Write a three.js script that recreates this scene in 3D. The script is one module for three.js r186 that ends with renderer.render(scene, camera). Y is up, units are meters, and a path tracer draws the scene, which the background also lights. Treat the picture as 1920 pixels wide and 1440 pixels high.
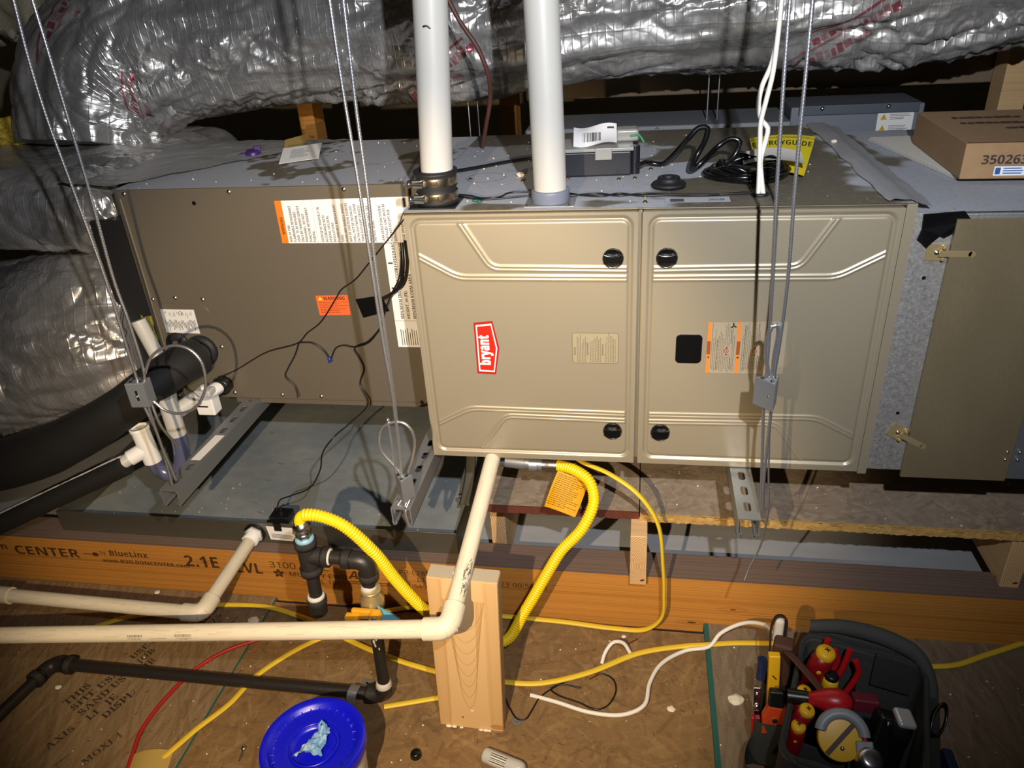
import * as THREE from 'three';
import { ImprovedNoise } from 'three/addons/math/ImprovedNoise.js';
import { mergeGeometries, toCreasedNormals } from 'three/addons/utils/BufferGeometryUtils.js';
import { RoundedBoxGeometry } from 'three/addons/geometries/RoundedBoxGeometry.js';

// ---------------------------------------------------------------- camera, light, exposure
const scene = new THREE.Scene();
scene.background = new THREE.Color(0x000000);
const camera = new THREE.PerspectiveCamera(54.0, 1920 / 1440, 0.02, 30);
camera.position.set(0.441, 1.4175, 1.3334);
camera.rotation.set(-0.4907, 0.1892, -0.0675, 'YXZ');
const renderer = new THREE.WebGLRenderer({ antialias: true });
renderer.toneMapping = THREE.LinearToneMapping;
renderer.toneMappingExposure = 1.0;
renderer.shadowMap.enabled = true;

function torch(pos, target, color, intensity, angle, penumbra, radius) {
  const l = new THREE.SpotLight(color, intensity, 0, angle, penumbra, 2);
  l.position.set(...pos); l.target.position.set(...target);
  l.castShadow = true; l.shadow.radius = radius; l.shadow.mapSize.set(2048, 2048);
  l.shadow.camera.near = 0.05; l.shadow.camera.far = 8; l.shadow.bias = -0.0005;
  scene.add(l); scene.add(l.target);
}
torch([0.16, 1.27, 1.36], [-0.1, 0.35, -0.05], 0xffe3bd, 8.3, 0.6, 0.3, 0.35);   // warm hand torch, low on the left
torch([0.62, 1.66, 1.32], [0.30, 1.19, -0.3], 0xf4f6ff, 11.0, 0.91, 1.0, 0.6);      // cool head torch, above on the right

// ---------------------------------------------------------------- helpers
const V = (x, y, z) => new THREE.Vector3(x, y, z);
const V3 = (a) => new THREE.Vector3(a[0], a[1], a[2]);
let seed = 20240;
const rnd = () => { seed = (seed * 1664525 + 1013904223) >>> 0; return seed / 4294967296; };
const rr = (a, b) => a + (b - a) * rnd();
const NZ = new ImprovedNoise();
const noise = (x, y, z) => NZ.noise(x + 37.3, y + 11.7, z + 5.1);
const smooth = (a, b, x) => { const t = Math.min(1, Math.max(0, (x - a) / (b - a))); return t * t * (3 - 2 * t); };
const taken = {};
const numbered = (n) => { const k = taken[n] = (taken[n] ?? -1) + 1; return k ? `${n}_${String(k).padStart(3, '0')}` : n; };

function mg(list) {
  if (!Array.isArray(list)) return list;
  if (list.length === 1) return list[0];
  const out = list.map((g) => {
    const q = g.index ? g.toNonIndexed() : g;
    for (const k of Object.keys(q.attributes)) if (!['position', 'normal', 'uv'].includes(k)) q.deleteAttribute(k);
    if (!q.attributes.uv) q.setAttribute('uv', new THREE.BufferAttribute(new Float32Array(q.attributes.position.count * 2), 2));
    return q;
  });
  return mergeGeometries(out);
}
function obj(name, geos, mat, parent) {
  const m = new THREE.Mesh(mg(geos), mat);
  m.castShadow = m.receiveShadow = true;
  if (parent && parent !== scene) { m.name = name; parent.add(m); } else { m.name = numbered(name); scene.add(m); }
  return m;
}
function tag(o, label, category, group) { o.userData.label = label; o.userData.category = category; if (group) o.userData.group = group; return o; }
function thing(name, label, category, pos = [0, 0, 0], turn = 0, group) {
  const o = new THREE.Group(); o.name = numbered(name); o.position.set(...pos); o.rotation.y = turn; scene.add(o);
  return tag(o, label, category, group);
}
function struct(name, geos, mat) { const m = obj(name, geos, mat); m.userData.kind = 'structure'; return m; }
// ---- geometry
function box(x0, x1, y0, y1, z0, z1) { const g = new THREE.BoxGeometry(x1 - x0, y1 - y0, z1 - z0); g.translate((x0 + x1) / 2, (y0 + y1) / 2, (z0 + z1) / 2); return g; }
function rbox(x0, x1, y0, y1, z0, z1, r = 0.003, s = 2) { const g = new RoundedBoxGeometry(x1 - x0, y1 - y0, z1 - z0, s, r); g.translate((x0 + x1) / 2, (y0 + y1) / 2, (z0 + z1) / 2); return g; }
function uvBox(g, s = 1) { // uv in metres, by dominant axis
  g = g.index ? g.toNonIndexed() : g;
  const p = g.attributes.position, n = g.attributes.normal, uv = new Float32Array(p.count * 2);
  for (let i = 0; i < p.count; i++) {
    const ax = Math.abs(n.getX(i)), ay = Math.abs(n.getY(i)), az = Math.abs(n.getZ(i));
    let u, v;
    if (ay >= ax && ay >= az) { u = p.getX(i); v = -p.getZ(i); } else if (az >= ax) { u = p.getX(i); v = p.getY(i); } else { u = p.getZ(i); v = p.getY(i); }
    uv[i * 2] = u * s; uv[i * 2 + 1] = v * s;
  }
  g.setAttribute('uv', new THREE.BufferAttribute(uv, 2)); return g;
}
const UP = V(0, 1, 0);
function orient(g, a, dir) { g.applyQuaternion(new THREE.Quaternion().setFromUnitVectors(UP, dir.clone().normalize())); g.translate(a.x, a.y, a.z); return g; }
function cyl(a, b, r0, r1 = r0, seg = 20) {
  const A = V3(a), B = V3(b), d = B.clone().sub(A), L = d.length();
  const g = new THREE.CylinderGeometry(r1, r0, L, seg); g.translate(0, L / 2, 0); return orient(g, A, d);
}
function lathe(prof, a, dir, seg = 24) { const g = new THREE.LatheGeometry(prof.map(([r, h]) => new THREE.Vector2(r, h)), seg); return orient(g, V3(a), V3(dir)); }
function ball(p, r, sx = 1, sy = 1, sz = 1, seg = 12) { const g = new THREE.SphereGeometry(r, seg, Math.max(6, seg / 2 | 0)); g.scale(sx, sy, sz); g.translate(...p); return g; }
// swept tube; rf(s, theta, t) -> radius, s = metres along, aspect squashes one side
function sweep(pts, rf, { step = 0.01, rad = 10, closed = false, tension = 0.5, flat = 1, caps = true, straight = false } = {}) {
  const P = pts.map((p) => Array.isArray(p) ? V3(p) : p);
  let curve;
  if (straight) { curve = new THREE.CurvePath(); for (let i = 0; i < P.length - 1; i++) curve.add(new THREE.LineCurve3(P[i], P[i + 1])); }
  else curve = new THREE.CatmullRomCurve3(P, closed, 'centripetal', tension);
  const L = curve.getLength(), n = Math.max(2, Math.ceil(L / step));
  curve.arcLengthDivisions = Math.max(200, n * 2); curve.updateArcLengths?.();
  const C = curve.getSpacedPoints(n);
  const f = typeof rf === 'function' ? rf : () => rf;
  const pos = [], uv = [], idx = [];
  let nrm = null;
  for (let i = 0; i <= n; i++) {
    const t = C[Math.min(n, i + 1)].clone().sub(C[Math.max(0, i - 1)]).normalize();
    if (!nrm) { nrm = Math.abs(t.y) < 0.9 ? V(0, 1, 0) : V(1, 0, 0); }
    nrm = nrm.clone().addScaledVector(t, -nrm.dot(t)).normalize();
    const bin = t.clone().cross(nrm);
    for (let j = 0; j <= rad; j++) {
      const th = j / rad * Math.PI * 2, r = f(i / n * L, th, i / n);
      const c = Math.cos(th) * r * flat, s = Math.sin(th) * r;
      pos.push(C[i].x + nrm.x * c + bin.x * s, C[i].y + nrm.y * c + bin.y * s, C[i].z + nrm.z * c + bin.z * s);
      uv.push(i / n * L, j / rad * 2 * Math.PI * (typeof rf === 'number' ? rf : f(0, 0, 0)));
    }
  }
  const w = rad + 1;
  for (let i = 0; i < n; i++) for (let j = 0; j < rad; j++) { const a = i * w + j, b = a + w; idx.push(a, a + 1, b, b, a + 1, b + 1); }
  if (caps && !closed) for (const [row, c, fl] of [[0, C[0], 1], [n, C[n], 0]]) {
    const ci = pos.length / 3; pos.push(c.x, c.y, c.z); uv.push(0, 0);
    const base = pos.length / 3;
    for (let j = 0; j <= rad; j++) { const k = (row * w + j) * 3; pos.push(pos[k], pos[k + 1], pos[k + 2]); uv.push(0, 0); }
    for (let j = 0; j < rad; j++) fl ? idx.push(ci, base + j + 1, base + j) : idx.push(ci, base + j, base + j + 1);
  }
  const g = new THREE.BufferGeometry();
  g.setAttribute('position', new THREE.Float32BufferAttribute(pos, 3)); g.setAttribute('uv', new THREE.Float32BufferAttribute(uv, 2)); g.setIndex(idx);
  g.computeVertexNormals();
  const N = g.attributes.normal; // weld the seam normals
  for (let i = 0; i <= n; i++) { const a = i * w, b = a + rad; const x = N.getX(a) + N.getX(b), y = N.getY(a) + N.getY(b), z = N.getZ(a) + N.getZ(b), l = Math.hypot(x, y, z) || 1; for (const k of [a, b]) N.setXYZ(k, x / l, y / l, z / l); }
  return g;
}
function quad(tl, tr, br, bl, off = [0, 0, 0]) {
  const g = new THREE.BufferGeometry(), p = [tl, tr, br, bl].map((a) => [a[0] + off[0], a[1] + off[1], a[2] + off[2]]).flat();
  g.setAttribute('position', new THREE.Float32BufferAttribute(p, 3)); g.setAttribute('uv', new THREE.Float32BufferAttribute([0, 1, 1, 1, 1, 0, 0, 0], 2));
  g.setIndex([0, 3, 2, 0, 2, 1]); g.computeVertexNormals(); return g;
}
function extrude(pts, depth, bevel = 0, holes = []) {
  const sh = new THREE.Shape(pts.map(([x, y]) => new THREE.Vector2(x, y)));
  for (const h of holes) sh.holes.push(h);
  return new THREE.ExtrudeGeometry(sh, { depth, bevelEnabled: bevel > 0, bevelThickness: bevel, bevelSize: bevel, bevelSegments: 2, curveSegments: 10 });
}
// ---- textures
function canvas(w, h, draw) {
  const c = document.createElement('canvas'); c.width = w; c.height = h; const x = c.getContext('2d'); draw(x, w, h);
  const t = new THREE.CanvasTexture(c); t.colorSpace = THREE.SRGBColorSpace; t.anisotropy = 4; return t;
}
function dataTex(n, fn, srgb = false, rep = 1) {
  const a = new Uint8Array(n * n * 4);
  for (let j = 0; j < n; j++) for (let i = 0; i < n; i++) {
    const v = fn(i / n, j / n), k = (j * n + i) * 4;
    if (typeof v === 'number') { a[k] = a[k + 1] = a[k + 2] = Math.max(0, Math.min(255, v * 255)); } else { for (let q = 0; q < 3; q++) a[k + q] = Math.max(0, Math.min(255, v[q] * 255)); }
    a[k + 3] = 255;
  }
  const t = new THREE.DataTexture(a, n, n); t.wrapS = t.wrapT = THREE.RepeatWrapping; t.magFilter = THREE.LinearFilter; t.minFilter = THREE.LinearMipmapLinearFilter; t.generateMipmaps = true;
  if (srgb) t.colorSpace = THREE.SRGBColorSpace; t.repeat.set(rep, rep); t.needsUpdate = true; return t;
}
// tileable noise on the unit square: two circles would cost 4-D, so cross-fade the borders
function tn(u, v, f, z) {
  const a = noise(u * f, v * f, z), b = noise((u - 1) * f, v * f, z), c = noise(u * f, (v - 1) * f, z), d = noise((u - 1) * f, (v - 1) * f, z);
  const s = smooth(0.8, 1, u), t = smooth(0.8, 1, v);
  return (a * (1 - s) + b * s) * (1 - t) + (c * (1 - s) + d * s) * t;
}
const repeat = (t, x, y = x) => { const c = t.clone(); c.wrapS = c.wrapT = THREE.RepeatWrapping; c.repeat.set(x, y); c.needsUpdate = true; return c; };
const std = (o) => new THREE.MeshStandardMaterial(o);

const fineBump = dataTex(256, (u, v) => 0.5 + 0.25 * tn(u, v, 40, 1) + 0.25 * tn(u, v, 90, 2));
// crumpled foil with reinforcing scrim
const foilBump = dataTex(1024, (u, v) => {
  let h = 0.45;
  h -= 0.16 * Math.pow(1 - Math.min(1, Math.abs(tn(u, v, 7, 3.3)) * 3.2), 3);
  h += 0.14 * Math.pow(1 - Math.min(1, Math.abs(tn(u, v, 13, 9.1)) * 3.0), 3);
  h -= 0.08 * Math.pow(1 - Math.min(1, Math.abs(tn(u, v, 29, 4.4)) * 2.6), 2);
  h += 0.04 * tn(u, v, 60, 7.7);
  const lu = Math.abs(((u * 48) % 1) - 0.5), lv = Math.abs(((v * 24) % 1) - 0.5);
  h += 0.07 * Math.max(0, 1 - lu * 10) + 0.05 * Math.max(0, 1 - lv * 12);
  return h;
});
const foilRough = dataTex(512, (u, v) => 0.27 + 0.22 * smooth(-0.15, 0.3, tn(u, v, 5, 21) + 0.4 * tn(u, v, 17, 22)) + 0.06 * tn(u, v, 60, 23));
const foilColor = dataTex(512, (u, v) => { const d = smooth(0.0, 0.45, tn(u, v, 4, 31) + 0.5 * tn(u, v, 16, 32)); const s = tn(u, v, 90, 33) > 0.42 ? 0.06 : 0; const b = 0.80 - 0.12 * d + s; return [b, b * 0.99, b * 0.965]; }, true);
// strand board
function strands(w, base, tones, n, len, wid, ang = null) {
  return canvas(w, w, (x) => {
    x.fillStyle = base; x.fillRect(0, 0, w, w);
    for (let i = 0; i < n; i++) {
      const px = rnd() * w, py = rnd() * w, a = ang === null ? rnd() * Math.PI : ang + rr(-0.5, 0.5), l = rr(len[0], len[1]), ww = rr(wid[0], wid[1]);
      x.fillStyle = tones[(rnd() * tones.length) | 0]; x.globalAlpha = rr(0.15, 0.5);
      for (const ox of [-w, 0, w]) for (const oy of [-w, 0, w]) { if (px + ox < -len[1] || px + ox > w + len[1] || py + oy < -len[1] || py + oy > w + len[1]) continue; x.save(); x.translate(px + ox, py + oy); x.rotate(a); x.fillRect(-l / 2, -ww / 2, l, ww); x.restore(); }
    }
    x.globalAlpha = 1;
  });
}
function grainTex(w, h, base, dark, n, knots = 0, amp = 6) { // long wood grain along u
  return canvas(w, h, (x) => {
    x.fillStyle = base; x.fillRect(0, 0, w, h);
    for (let i = 0; i < n; i++) {
      const y0 = rnd() * h, f = rr(0.002, 0.008), ph = rnd() * 9; x.strokeStyle = dark; x.globalAlpha = rr(0.05, 0.3); x.lineWidth = rr(0.5, 3);
      x.beginPath(); for (let k = 0; k <= w; k += 16) { const yy = y0 + Math.sin(k * f + ph) * amp * rr(0.8, 1.2); k ? x.lineTo(k, yy) : x.moveTo(k, yy); } x.stroke();
    }
    for (let i = 0; i < knots; i++) { const kx = rnd() * w, ky = rnd() * h; x.fillStyle = '#3a1c08'; x.globalAlpha = 0.7; x.beginPath(); x.ellipse(kx, ky, rr(5, 11), rr(3, 6), 0, 0, 7); x.fill(); x.strokeStyle = dark; x.globalAlpha = 0.35; for (let q = 1; q < 4; q++) { x.beginPath(); x.ellipse(kx, ky, 12 + q * 6, 5 + q * 3, 0, 0, 7); x.stroke(); } }
    x.globalAlpha = 1;
  });
}
// ---------------------------------------------------------------- measured routes, metres
const DATA = {
  screws: [[0.009,1.05,-0.037],[0.08,1.05,-0.094],[0.055,1.05,-0.211],[0.195,1.05,-0.221],[0.233,1.05,-0.023],[0.307,1.05,-0.026],[0.424,1.05,-0.222],[0.392,1.05,-0.216],[0.456,1.05,-0.299],[0.474,1.05,-0.766],[0.445,1.05,-0.076],[0.445,1.05,-0.038],[0.287,1.05,-0.236],[0.079,1.05,-0.246]],
  gasTube: [[-0.207,0.492,0.246],[-0.208,0.512,0.246],[-0.202,0.521,0.244],[-0.176,0.524,0.243],[-0.126,0.502,0.24],[-0.075,0.428,0.23],[-0.044,0.334,0.21],[-0.003,0.24,0.19],[0.065,0.121,0.15],[0.147,0.074,0.11],[0.198,0.156,0.09],[0.255,0.265,0.07],[0.281,0.311,0.06],[0.328,0.366,0.045],[0.351,0.42,0.02],[0.34,0.45,-0.01],[0.303,0.459,-0.04],[0.265,0.455,-0.06]],
  gasConn: [[0.265,0.455,-0.06],[0.232,0.454,-0.062],[0.192,0.456,-0.065],[0.136,0.457,-0.07]],
  y1: [[-0.936,0.007,0.108],[-0.867,0.007,0.068],[-0.802,0.007,0.048],[-0.713,0.007,0.016],[-0.63,0.007,0.0],[-0.51,0.007,-0.004],[-0.411,0.007,0.019],[-0.34,0.013,0.047],[-0.236,0.018,0.097],[-0.133,0.011,0.128],[-0.028,0.007,0.151],[0.058,0.007,0.164],[0.152,0.007,0.167],[0.232,0.007,0.162],[0.338,0.007,0.122],[0.458,0.007,0.05],[0.569,0.009,0.019],[0.611,0.02,0.022],[0.667,0.02,0.011],[0.766,0.02,0.001]],
  y2: [[-0.558,0.006,0.478],[-0.526,0.006,0.41],[-0.503,0.006,0.362],[-0.462,0.006,0.293],[-0.436,0.006,0.213],[-0.367,0.006,0.121],[-0.283,0.006,0.051],[-0.218,0.006,-0.007],[-0.107,0.006,-0.044],[-0.015,0.006,-0.043]],
  y3: [[-0.042,0.004,-0.035],[0.063,0.005,-0.035],[0.261,0.006,-0.03],[0.393,0.007,-0.02],[0.47,0.022,-0.01],[0.506,0.069,-0.005],[0.509,0.155,0.0],[0.504,0.235,0.0],[0.492,0.341,0.0],[0.472,0.387,-0.005],[0.437,0.427,-0.015],[0.379,0.453,-0.04],[0.324,0.457,-0.07],[0.31,0.452,-0.09]],
  y4: [[-0.104,0.006,0.261],[-0.053,0.006,0.245],[0.0,0.006,0.228],[0.056,0.006,0.211]],
  y5: [[1.087,0.02,0.036],[1.147,0.02,0.025],[1.225,0.02,-0.012],[1.327,0.02,-0.061],[1.418,0.02,-0.107]],
  red: [[-0.597,0.006,0.483],[-0.613,0.006,0.432],[-0.627,0.006,0.381],[-0.621,0.006,0.296],[-0.592,0.006,0.204],[-0.551,0.006,0.15],[-0.498,0.006,0.114],[-0.439,0.006,0.087]],
  white: [[0.217,0.004,0.193],[0.273,0.005,0.205],[0.356,0.005,0.225],[0.425,0.005,0.222],[0.468,0.01,0.197],[0.48,0.012,0.138],[0.506,0.014,0.084],[0.562,0.016,0.041],[0.616,0.031,0.036],[0.64,0.055,0.018],[0.691,0.09,0.014],[0.731,0.12,0.045],[0.745,0.14,0.091]],
  whiteLoop: [[0.37,0.005,0.09],[0.378,0.02,0.067],[0.396,0.035,0.05],[0.418,0.03,0.045],[0.435,0.005,0.051]],
  blackWire: [[0.154,0.004,0.191],[0.174,0.004,0.229],[0.197,0.004,0.258],[0.214,0.004,0.257],[0.226,0.004,0.23],[0.238,0.004,0.198],[0.268,0.004,0.166],[0.308,0.004,0.138],[0.362,0.004,0.117],[0.396,0.004,0.128],[0.406,0.004,0.158],[0.39,0.004,0.201],[0.365,0.004,0.215],[0.326,0.004,0.201],[0.277,0.004,0.186],[0.26,0.004,0.172],[0.28,0.004,0.158],[0.328,0.004,0.162]],
  w1: [[0.022,1.057,-0.06],[-0.026,1.026,-0.1],[-0.073,0.973,-0.19],[-0.101,0.942,-0.215],[-0.13,0.912,-0.215],[-0.166,0.875,-0.215],[-0.204,0.837,-0.215],[-0.241,0.813,-0.215],[-0.258,0.791,-0.215],[-0.309,0.729,-0.215],[-0.348,0.701,-0.215],[-0.373,0.677,-0.215],[-0.463,0.649,-0.215],[-0.561,0.596,-0.215],[-0.617,0.576,-0.2]],
  w1b: [[-0.373,0.677,-0.215],[-0.339,0.676,-0.215],[-0.315,0.659,-0.215],[-0.302,0.635,-0.215]],
  w1c: [[-0.298,0.635,-0.215],[-0.28,0.664,-0.215],[-0.259,0.671,-0.215],[-0.234,0.667,-0.215],[-0.197,0.678,-0.215],[-0.163,0.713,-0.215]],
  w1d: [[-0.373,0.677,-0.215],[-0.39,0.643,-0.215],[-0.416,0.606,-0.215],[-0.428,0.583,-0.215],[-0.409,0.558,-0.215],[-0.397,0.532,-0.2]],
  w2: [[-0.08,0.91,-0.2],[-0.089,0.852,-0.19],[-0.115,0.81,-0.2],[-0.147,0.751,-0.215],[-0.157,0.724,-0.215],[-0.197,0.682,-0.215],[-0.234,0.664,-0.215],[-0.227,0.642,-0.215],[-0.219,0.61,-0.215],[-0.235,0.566,-0.215],[-0.212,0.528,-0.19],[-0.231,0.516,-0.12],[-0.251,0.514,-0.05],[-0.286,0.469,-0.05],[-0.306,0.415,-0.06],[-0.35,0.351,-0.07],[-0.408,0.32,-0.075],[-0.443,0.301,-0.08],[-0.463,0.262,-0.085]],
  w3: [[-0.069,0.935,-0.18],[-0.07,0.884,-0.17],[-0.083,0.841,-0.17],[-0.107,0.818,-0.18],[-0.152,0.788,-0.215]],
  cM1: [[-0.012,1.412,0.168],[-0.013,1.313,0.168],[-0.011,1.148,0.168],[-0.011,1.023,0.168],[-0.011,0.864,0.168],[-0.009,0.755,0.168],[-0.012,0.662,0.168],[-0.015,0.581,0.168]],
  cM2: [[0.009,1.411,0.168],[0.004,1.261,0.168],[0.002,1.122,0.168],[-0.003,1.023,0.168],[-0.005,0.864,0.168],[-0.007,0.733,0.168],[-0.015,0.581,0.168]],
  cMstub: [[-0.026,0.7,0.168],[-0.026,0.637,0.168],[-0.026,0.581,0.168]],
  cMloop: [[-0.013,0.571,0.168],[-0.031,0.6,0.168],[-0.049,0.63,0.168],[-0.05,0.654,0.168],[-0.04,0.681,0.168],[-0.018,0.695,0.168],[0.003,0.695,0.168],[0.017,0.681,0.168],[0.021,0.657,0.168],[0.015,0.626,0.168],[-0.001,0.582,0.168]],
  cL1: [[-0.521,1.44,0.168],[-0.529,1.358,0.168],[-0.532,1.269,0.168],[-0.527,1.137,0.168],[-0.522,0.975,0.168],[-0.526,0.8,0.168],[-0.526,0.771,0.168]],
  cL2: [[-0.489,1.438,0.168],[-0.49,1.375,0.168],[-0.492,1.308,0.168],[-0.497,1.15,0.168],[-0.506,0.975,0.168],[-0.503,0.901,0.168],[-0.505,0.8,0.168],[-0.51,0.771,0.168]],
  cLs1: [[-0.531,0.72,0.168],[-0.521,0.648,0.168],[-0.526,0.524,0.168]],
  cLs2: [[-0.521,0.72,0.168],[-0.521,0.629,0.168],[-0.513,0.536,0.168]],
  cLs3: [[-0.512,0.723,0.168],[-0.508,0.674,0.168],[-0.521,0.587,0.12]],
  cLloop: [[-0.506,0.727,0.168],[-0.486,0.706,0.168],[-0.459,0.7,0.168],[-0.42,0.714,0.168],[-0.389,0.751,0.168],[-0.378,0.786,0.168],[-0.379,0.82,0.168],[-0.395,0.842,0.168],[-0.42,0.85,0.168],[-0.456,0.841,0.168],[-0.482,0.822,0.168],[-0.504,0.789,0.168]],
  cR1: [[0.627,1.376,0.168],[0.63,1.273,0.168],[0.636,1.126,0.168],[0.644,0.984,0.168],[0.649,0.874,0.168],[0.651,0.807,0.168]],
  cR2: [[0.656,1.374,0.168],[0.658,1.293,0.168],[0.661,1.141,0.168],[0.667,0.975,0.168],[0.666,0.874,0.168],[0.663,0.807,0.168]],
  cRloop: [[0.655,0.81,0.168],[0.646,0.854,0.168],[0.647,0.883,0.168],[0.652,0.9,0.168],[0.659,0.902,0.168],[0.662,0.888,0.168],[0.66,0.847,0.168],[0.661,0.81,0.168]],
  cRs1: [[0.652,0.751,0.168],[0.659,0.655,0.168],[0.668,0.532,0.168]],
  cRs2: [[0.665,0.751,0.168],[0.666,0.678,0.168],[0.667,0.598,0.168],[0.671,0.532,0.168]],
  cRs3: [[0.666,0.711,0.168],[0.673,0.622,0.168],[0.681,0.527,0.168],[0.674,0.446,0.17],[0.657,0.401,0.18],[0.649,0.376,0.19]],
  wh1: [[0.657,1.367,-0.1],[0.657,1.316,-0.1],[0.651,1.267,-0.1],[0.638,1.229,-0.1],[0.636,1.198,-0.1],[0.643,1.176,-0.1],[0.655,1.162,-0.1],[0.652,1.144,-0.09],[0.645,1.111,-0.08],[0.648,1.081,-0.07],[0.654,1.05,-0.068]],
  wh2: [[0.657,1.367,-0.095],[0.656,1.308,-0.095],[0.653,1.25,-0.092],[0.646,1.208,-0.09],[0.641,1.173,-0.092],[0.642,1.138,-0.085],[0.643,1.103,-0.075],[0.644,1.072,-0.07],[0.644,1.052,-0.068]],
  brown: [[0.014,1.394,-0.45],[0.038,1.346,-0.45],[0.073,1.291,-0.45],[0.091,1.234,-0.46],[0.084,1.177,-0.5],[0.065,1.119,-0.53],[0.045,1.058,-0.56]],
  pumpCord: [[0.43,1.07,-0.251],[0.45,1.06,-0.32],[0.478,1.056,-0.32],[0.5,1.08,-0.286],[0.527,1.12,-0.25],[0.546,1.14,-0.248],[0.562,1.14,-0.245],[0.559,1.12,-0.234],[0.542,1.09,-0.218],[0.535,1.06,-0.237],[0.554,1.075,-0.238],[0.586,1.1,-0.264],[0.61,1.115,-0.263],[0.627,1.11,-0.259],[0.62,1.085,-0.256],[0.592,1.06,-0.24]],
  lowCord: [[0.026,1.055,-0.304],[0.081,1.055,-0.344],[0.145,1.055,-0.397],[0.191,1.055,-0.419],[0.265,1.055,-0.409]],
  sw1: [[0.081,1.054,-0.109],[0.108,1.054,-0.099],[0.138,1.054,-0.077],[0.169,1.054,-0.082],[0.184,1.054,-0.113],[0.231,1.054,-0.118],[0.294,1.054,-0.105],[0.326,1.054,-0.086],[0.367,1.054,-0.075],[0.396,1.054,-0.093],[0.435,1.054,-0.074],[0.484,1.054,-0.074],[0.56,1.054,-0.069],[0.607,1.054,-0.08],[0.636,1.054,-0.086]],
  sw2: [[0.084,1.054,-0.097],[0.135,1.054,-0.069],[0.166,1.054,-0.071],[0.235,1.054,-0.089],[0.306,1.054,-0.084],[0.356,1.054,-0.096],[0.396,1.054,-0.077],[0.44,1.054,-0.089],[0.479,1.054,-0.082],[0.569,1.054,-0.072],[0.64,1.054,-0.077]],
  suction: [[-0.64,0.642,-0.2],[-0.666,0.639,-0.14],[-0.705,0.618,-0.09],[-0.779,0.57,-0.06],[-0.914,0.496,-0.05],[-1.077,0.425,-0.05],[-1.293,0.365,-0.05],[-1.549,0.317,-0.05]],
  liquid: [[-0.705,0.656,-0.226],[-0.717,0.647,-0.205],[-0.738,0.63,-0.19],[-0.754,0.616,-0.17]],
  drainIns: [[-0.79,0.432,-0.02],[-0.904,0.384,0.0],[-1.03,0.33,0.02],[-1.159,0.274,0.04],[-1.366,0.182,0.07]],
  floorPts: [[0.526,0.0,0.195],[0.665,0.0,0.165],[-0.003,0.0,0.364],[0.189,0.0,0.354],[-0.845,0.0,-0.03],[-1.166,0.0,-0.085],[-0.904,0.0,0.292],[-0.371,0.0,0.4],[0.465,0.0,0.151],[0.345,0.0,0.135],[0.419,0.0,-0.0],[0.29,0.0,0.075],[-0.527,0.0,0.042]],
};
// ---------------------------------------------------------------- materials
const M = {};
M.foil = std({ color: 0xffffff, map: foilColor, metalness: 0.7, roughness: 1, roughnessMap: foilRough, bumpMap: foilBump, bumpScale: 0.009 });
M.paint = new THREE.MeshPhysicalMaterial({ color: 0x9a9079, metalness: 0.3, roughness: 0.42, clearcoat: 0.7, clearcoatRoughness: 0.16, bumpMap: repeat(fineBump, 6), bumpScale: 0.00008 });
M.paintDark = std({ color: 0x7b7262, metalness: 0.4, roughness: 0.36, bumpMap: repeat(fineBump, 6), bumpScale: 0.0001 });
M.galv = std({ color: 0xb4b7b8, metalness: 0.85, roughness: 0.42, bumpMap: repeat(fineBump, 3), bumpScale: 0.0004 });
M.strut = std({ color: 0x9fa3a4, metalness: 0.75, roughness: 0.45 });
M.steel = std({ color: 0xc9ccd0, metalness: 1, roughness: 0.28 });
M.rope = std({ color: 0xd4d6da, metalness: 0.9, roughness: 0.3 });
M.zinc = std({ color: 0x9aa0a6, metalness: 0.7, roughness: 0.45 });
M.goldScrew = std({ color: 0xd8b878, metalness: 1, roughness: 0.3 });
M.pvc = std({ color: 0xc0beb5, roughness: 0.38 });
M.pvcOld = std({ color: 0xddd2b8, roughness: 0.5, map: canvas(512, 128, (x, w, h) => { x.fillStyle = '#fff'; x.fillRect(0, 0, w, h); for (let i = 0; i < 260; i++) { x.fillStyle = ['#8a8578', '#b8ae98', '#6a6458'][i % 3]; x.globalAlpha = rr(0.03, 0.14); x.fillRect(rnd() * w, rnd() * h, rr(6, 60), rr(0.6, 2.5)); } x.globalAlpha = 1; }) });
M.pvcOld.map.wrapS = M.pvcOld.map.wrapT = THREE.RepeatWrapping; M.pvcOld.map.repeat.set(2.5, 9);
M.greyPvc = std({ color: 0x6f7684, roughness: 0.4 });
M.vinyl = new THREE.MeshPhysicalMaterial({ color: 0x565a74, roughness: 0.22, clearcoat: 0.4 });
M.black = std({ color: 0x151515, roughness: 0.35 });
M.blackGloss = new THREE.MeshPhysicalMaterial({ color: 0x0b0b0c, roughness: 0.28, clearcoat: 0.25, clearcoatRoughness: 0.15 });
M.rubber = std({ color: 0x1a1a1b, roughness: 0.6 });
M.foam = std({ color: 0x151412, roughness: 0.75 });
M.iron = std({ color: 0x3a3734, metalness: 0.55, roughness: 0.42, bumpMap: repeat(fineBump, 8), bumpScale: 0.0005 });
M.dope = std({ color: 0xcfcabd, roughness: 0.7 });
M.tealDope = std({ color: 0x86b2c2, roughness: 0.45 });
M.yellow = new THREE.MeshPhysicalMaterial({ color: 0xf2cf1a, roughness: 0.36, clearcoat: 0.25 });
M.nm = std({ color: 0xe3c233, roughness: 0.5 });
M.redWire = std({ color: 0xa8201c, roughness: 0.5 });
M.whiteWire = std({ color: 0xe6e2d6, roughness: 0.5 });
M.brownWire = std({ color: 0x5a352c, roughness: 0.5 });
M.copper = std({ color: 0xc9703f, metalness: 1, roughness: 0.3 });
M.brass = std({ color: 0xcbb784, metalness: 0.65, roughness: 0.32 });
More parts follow.
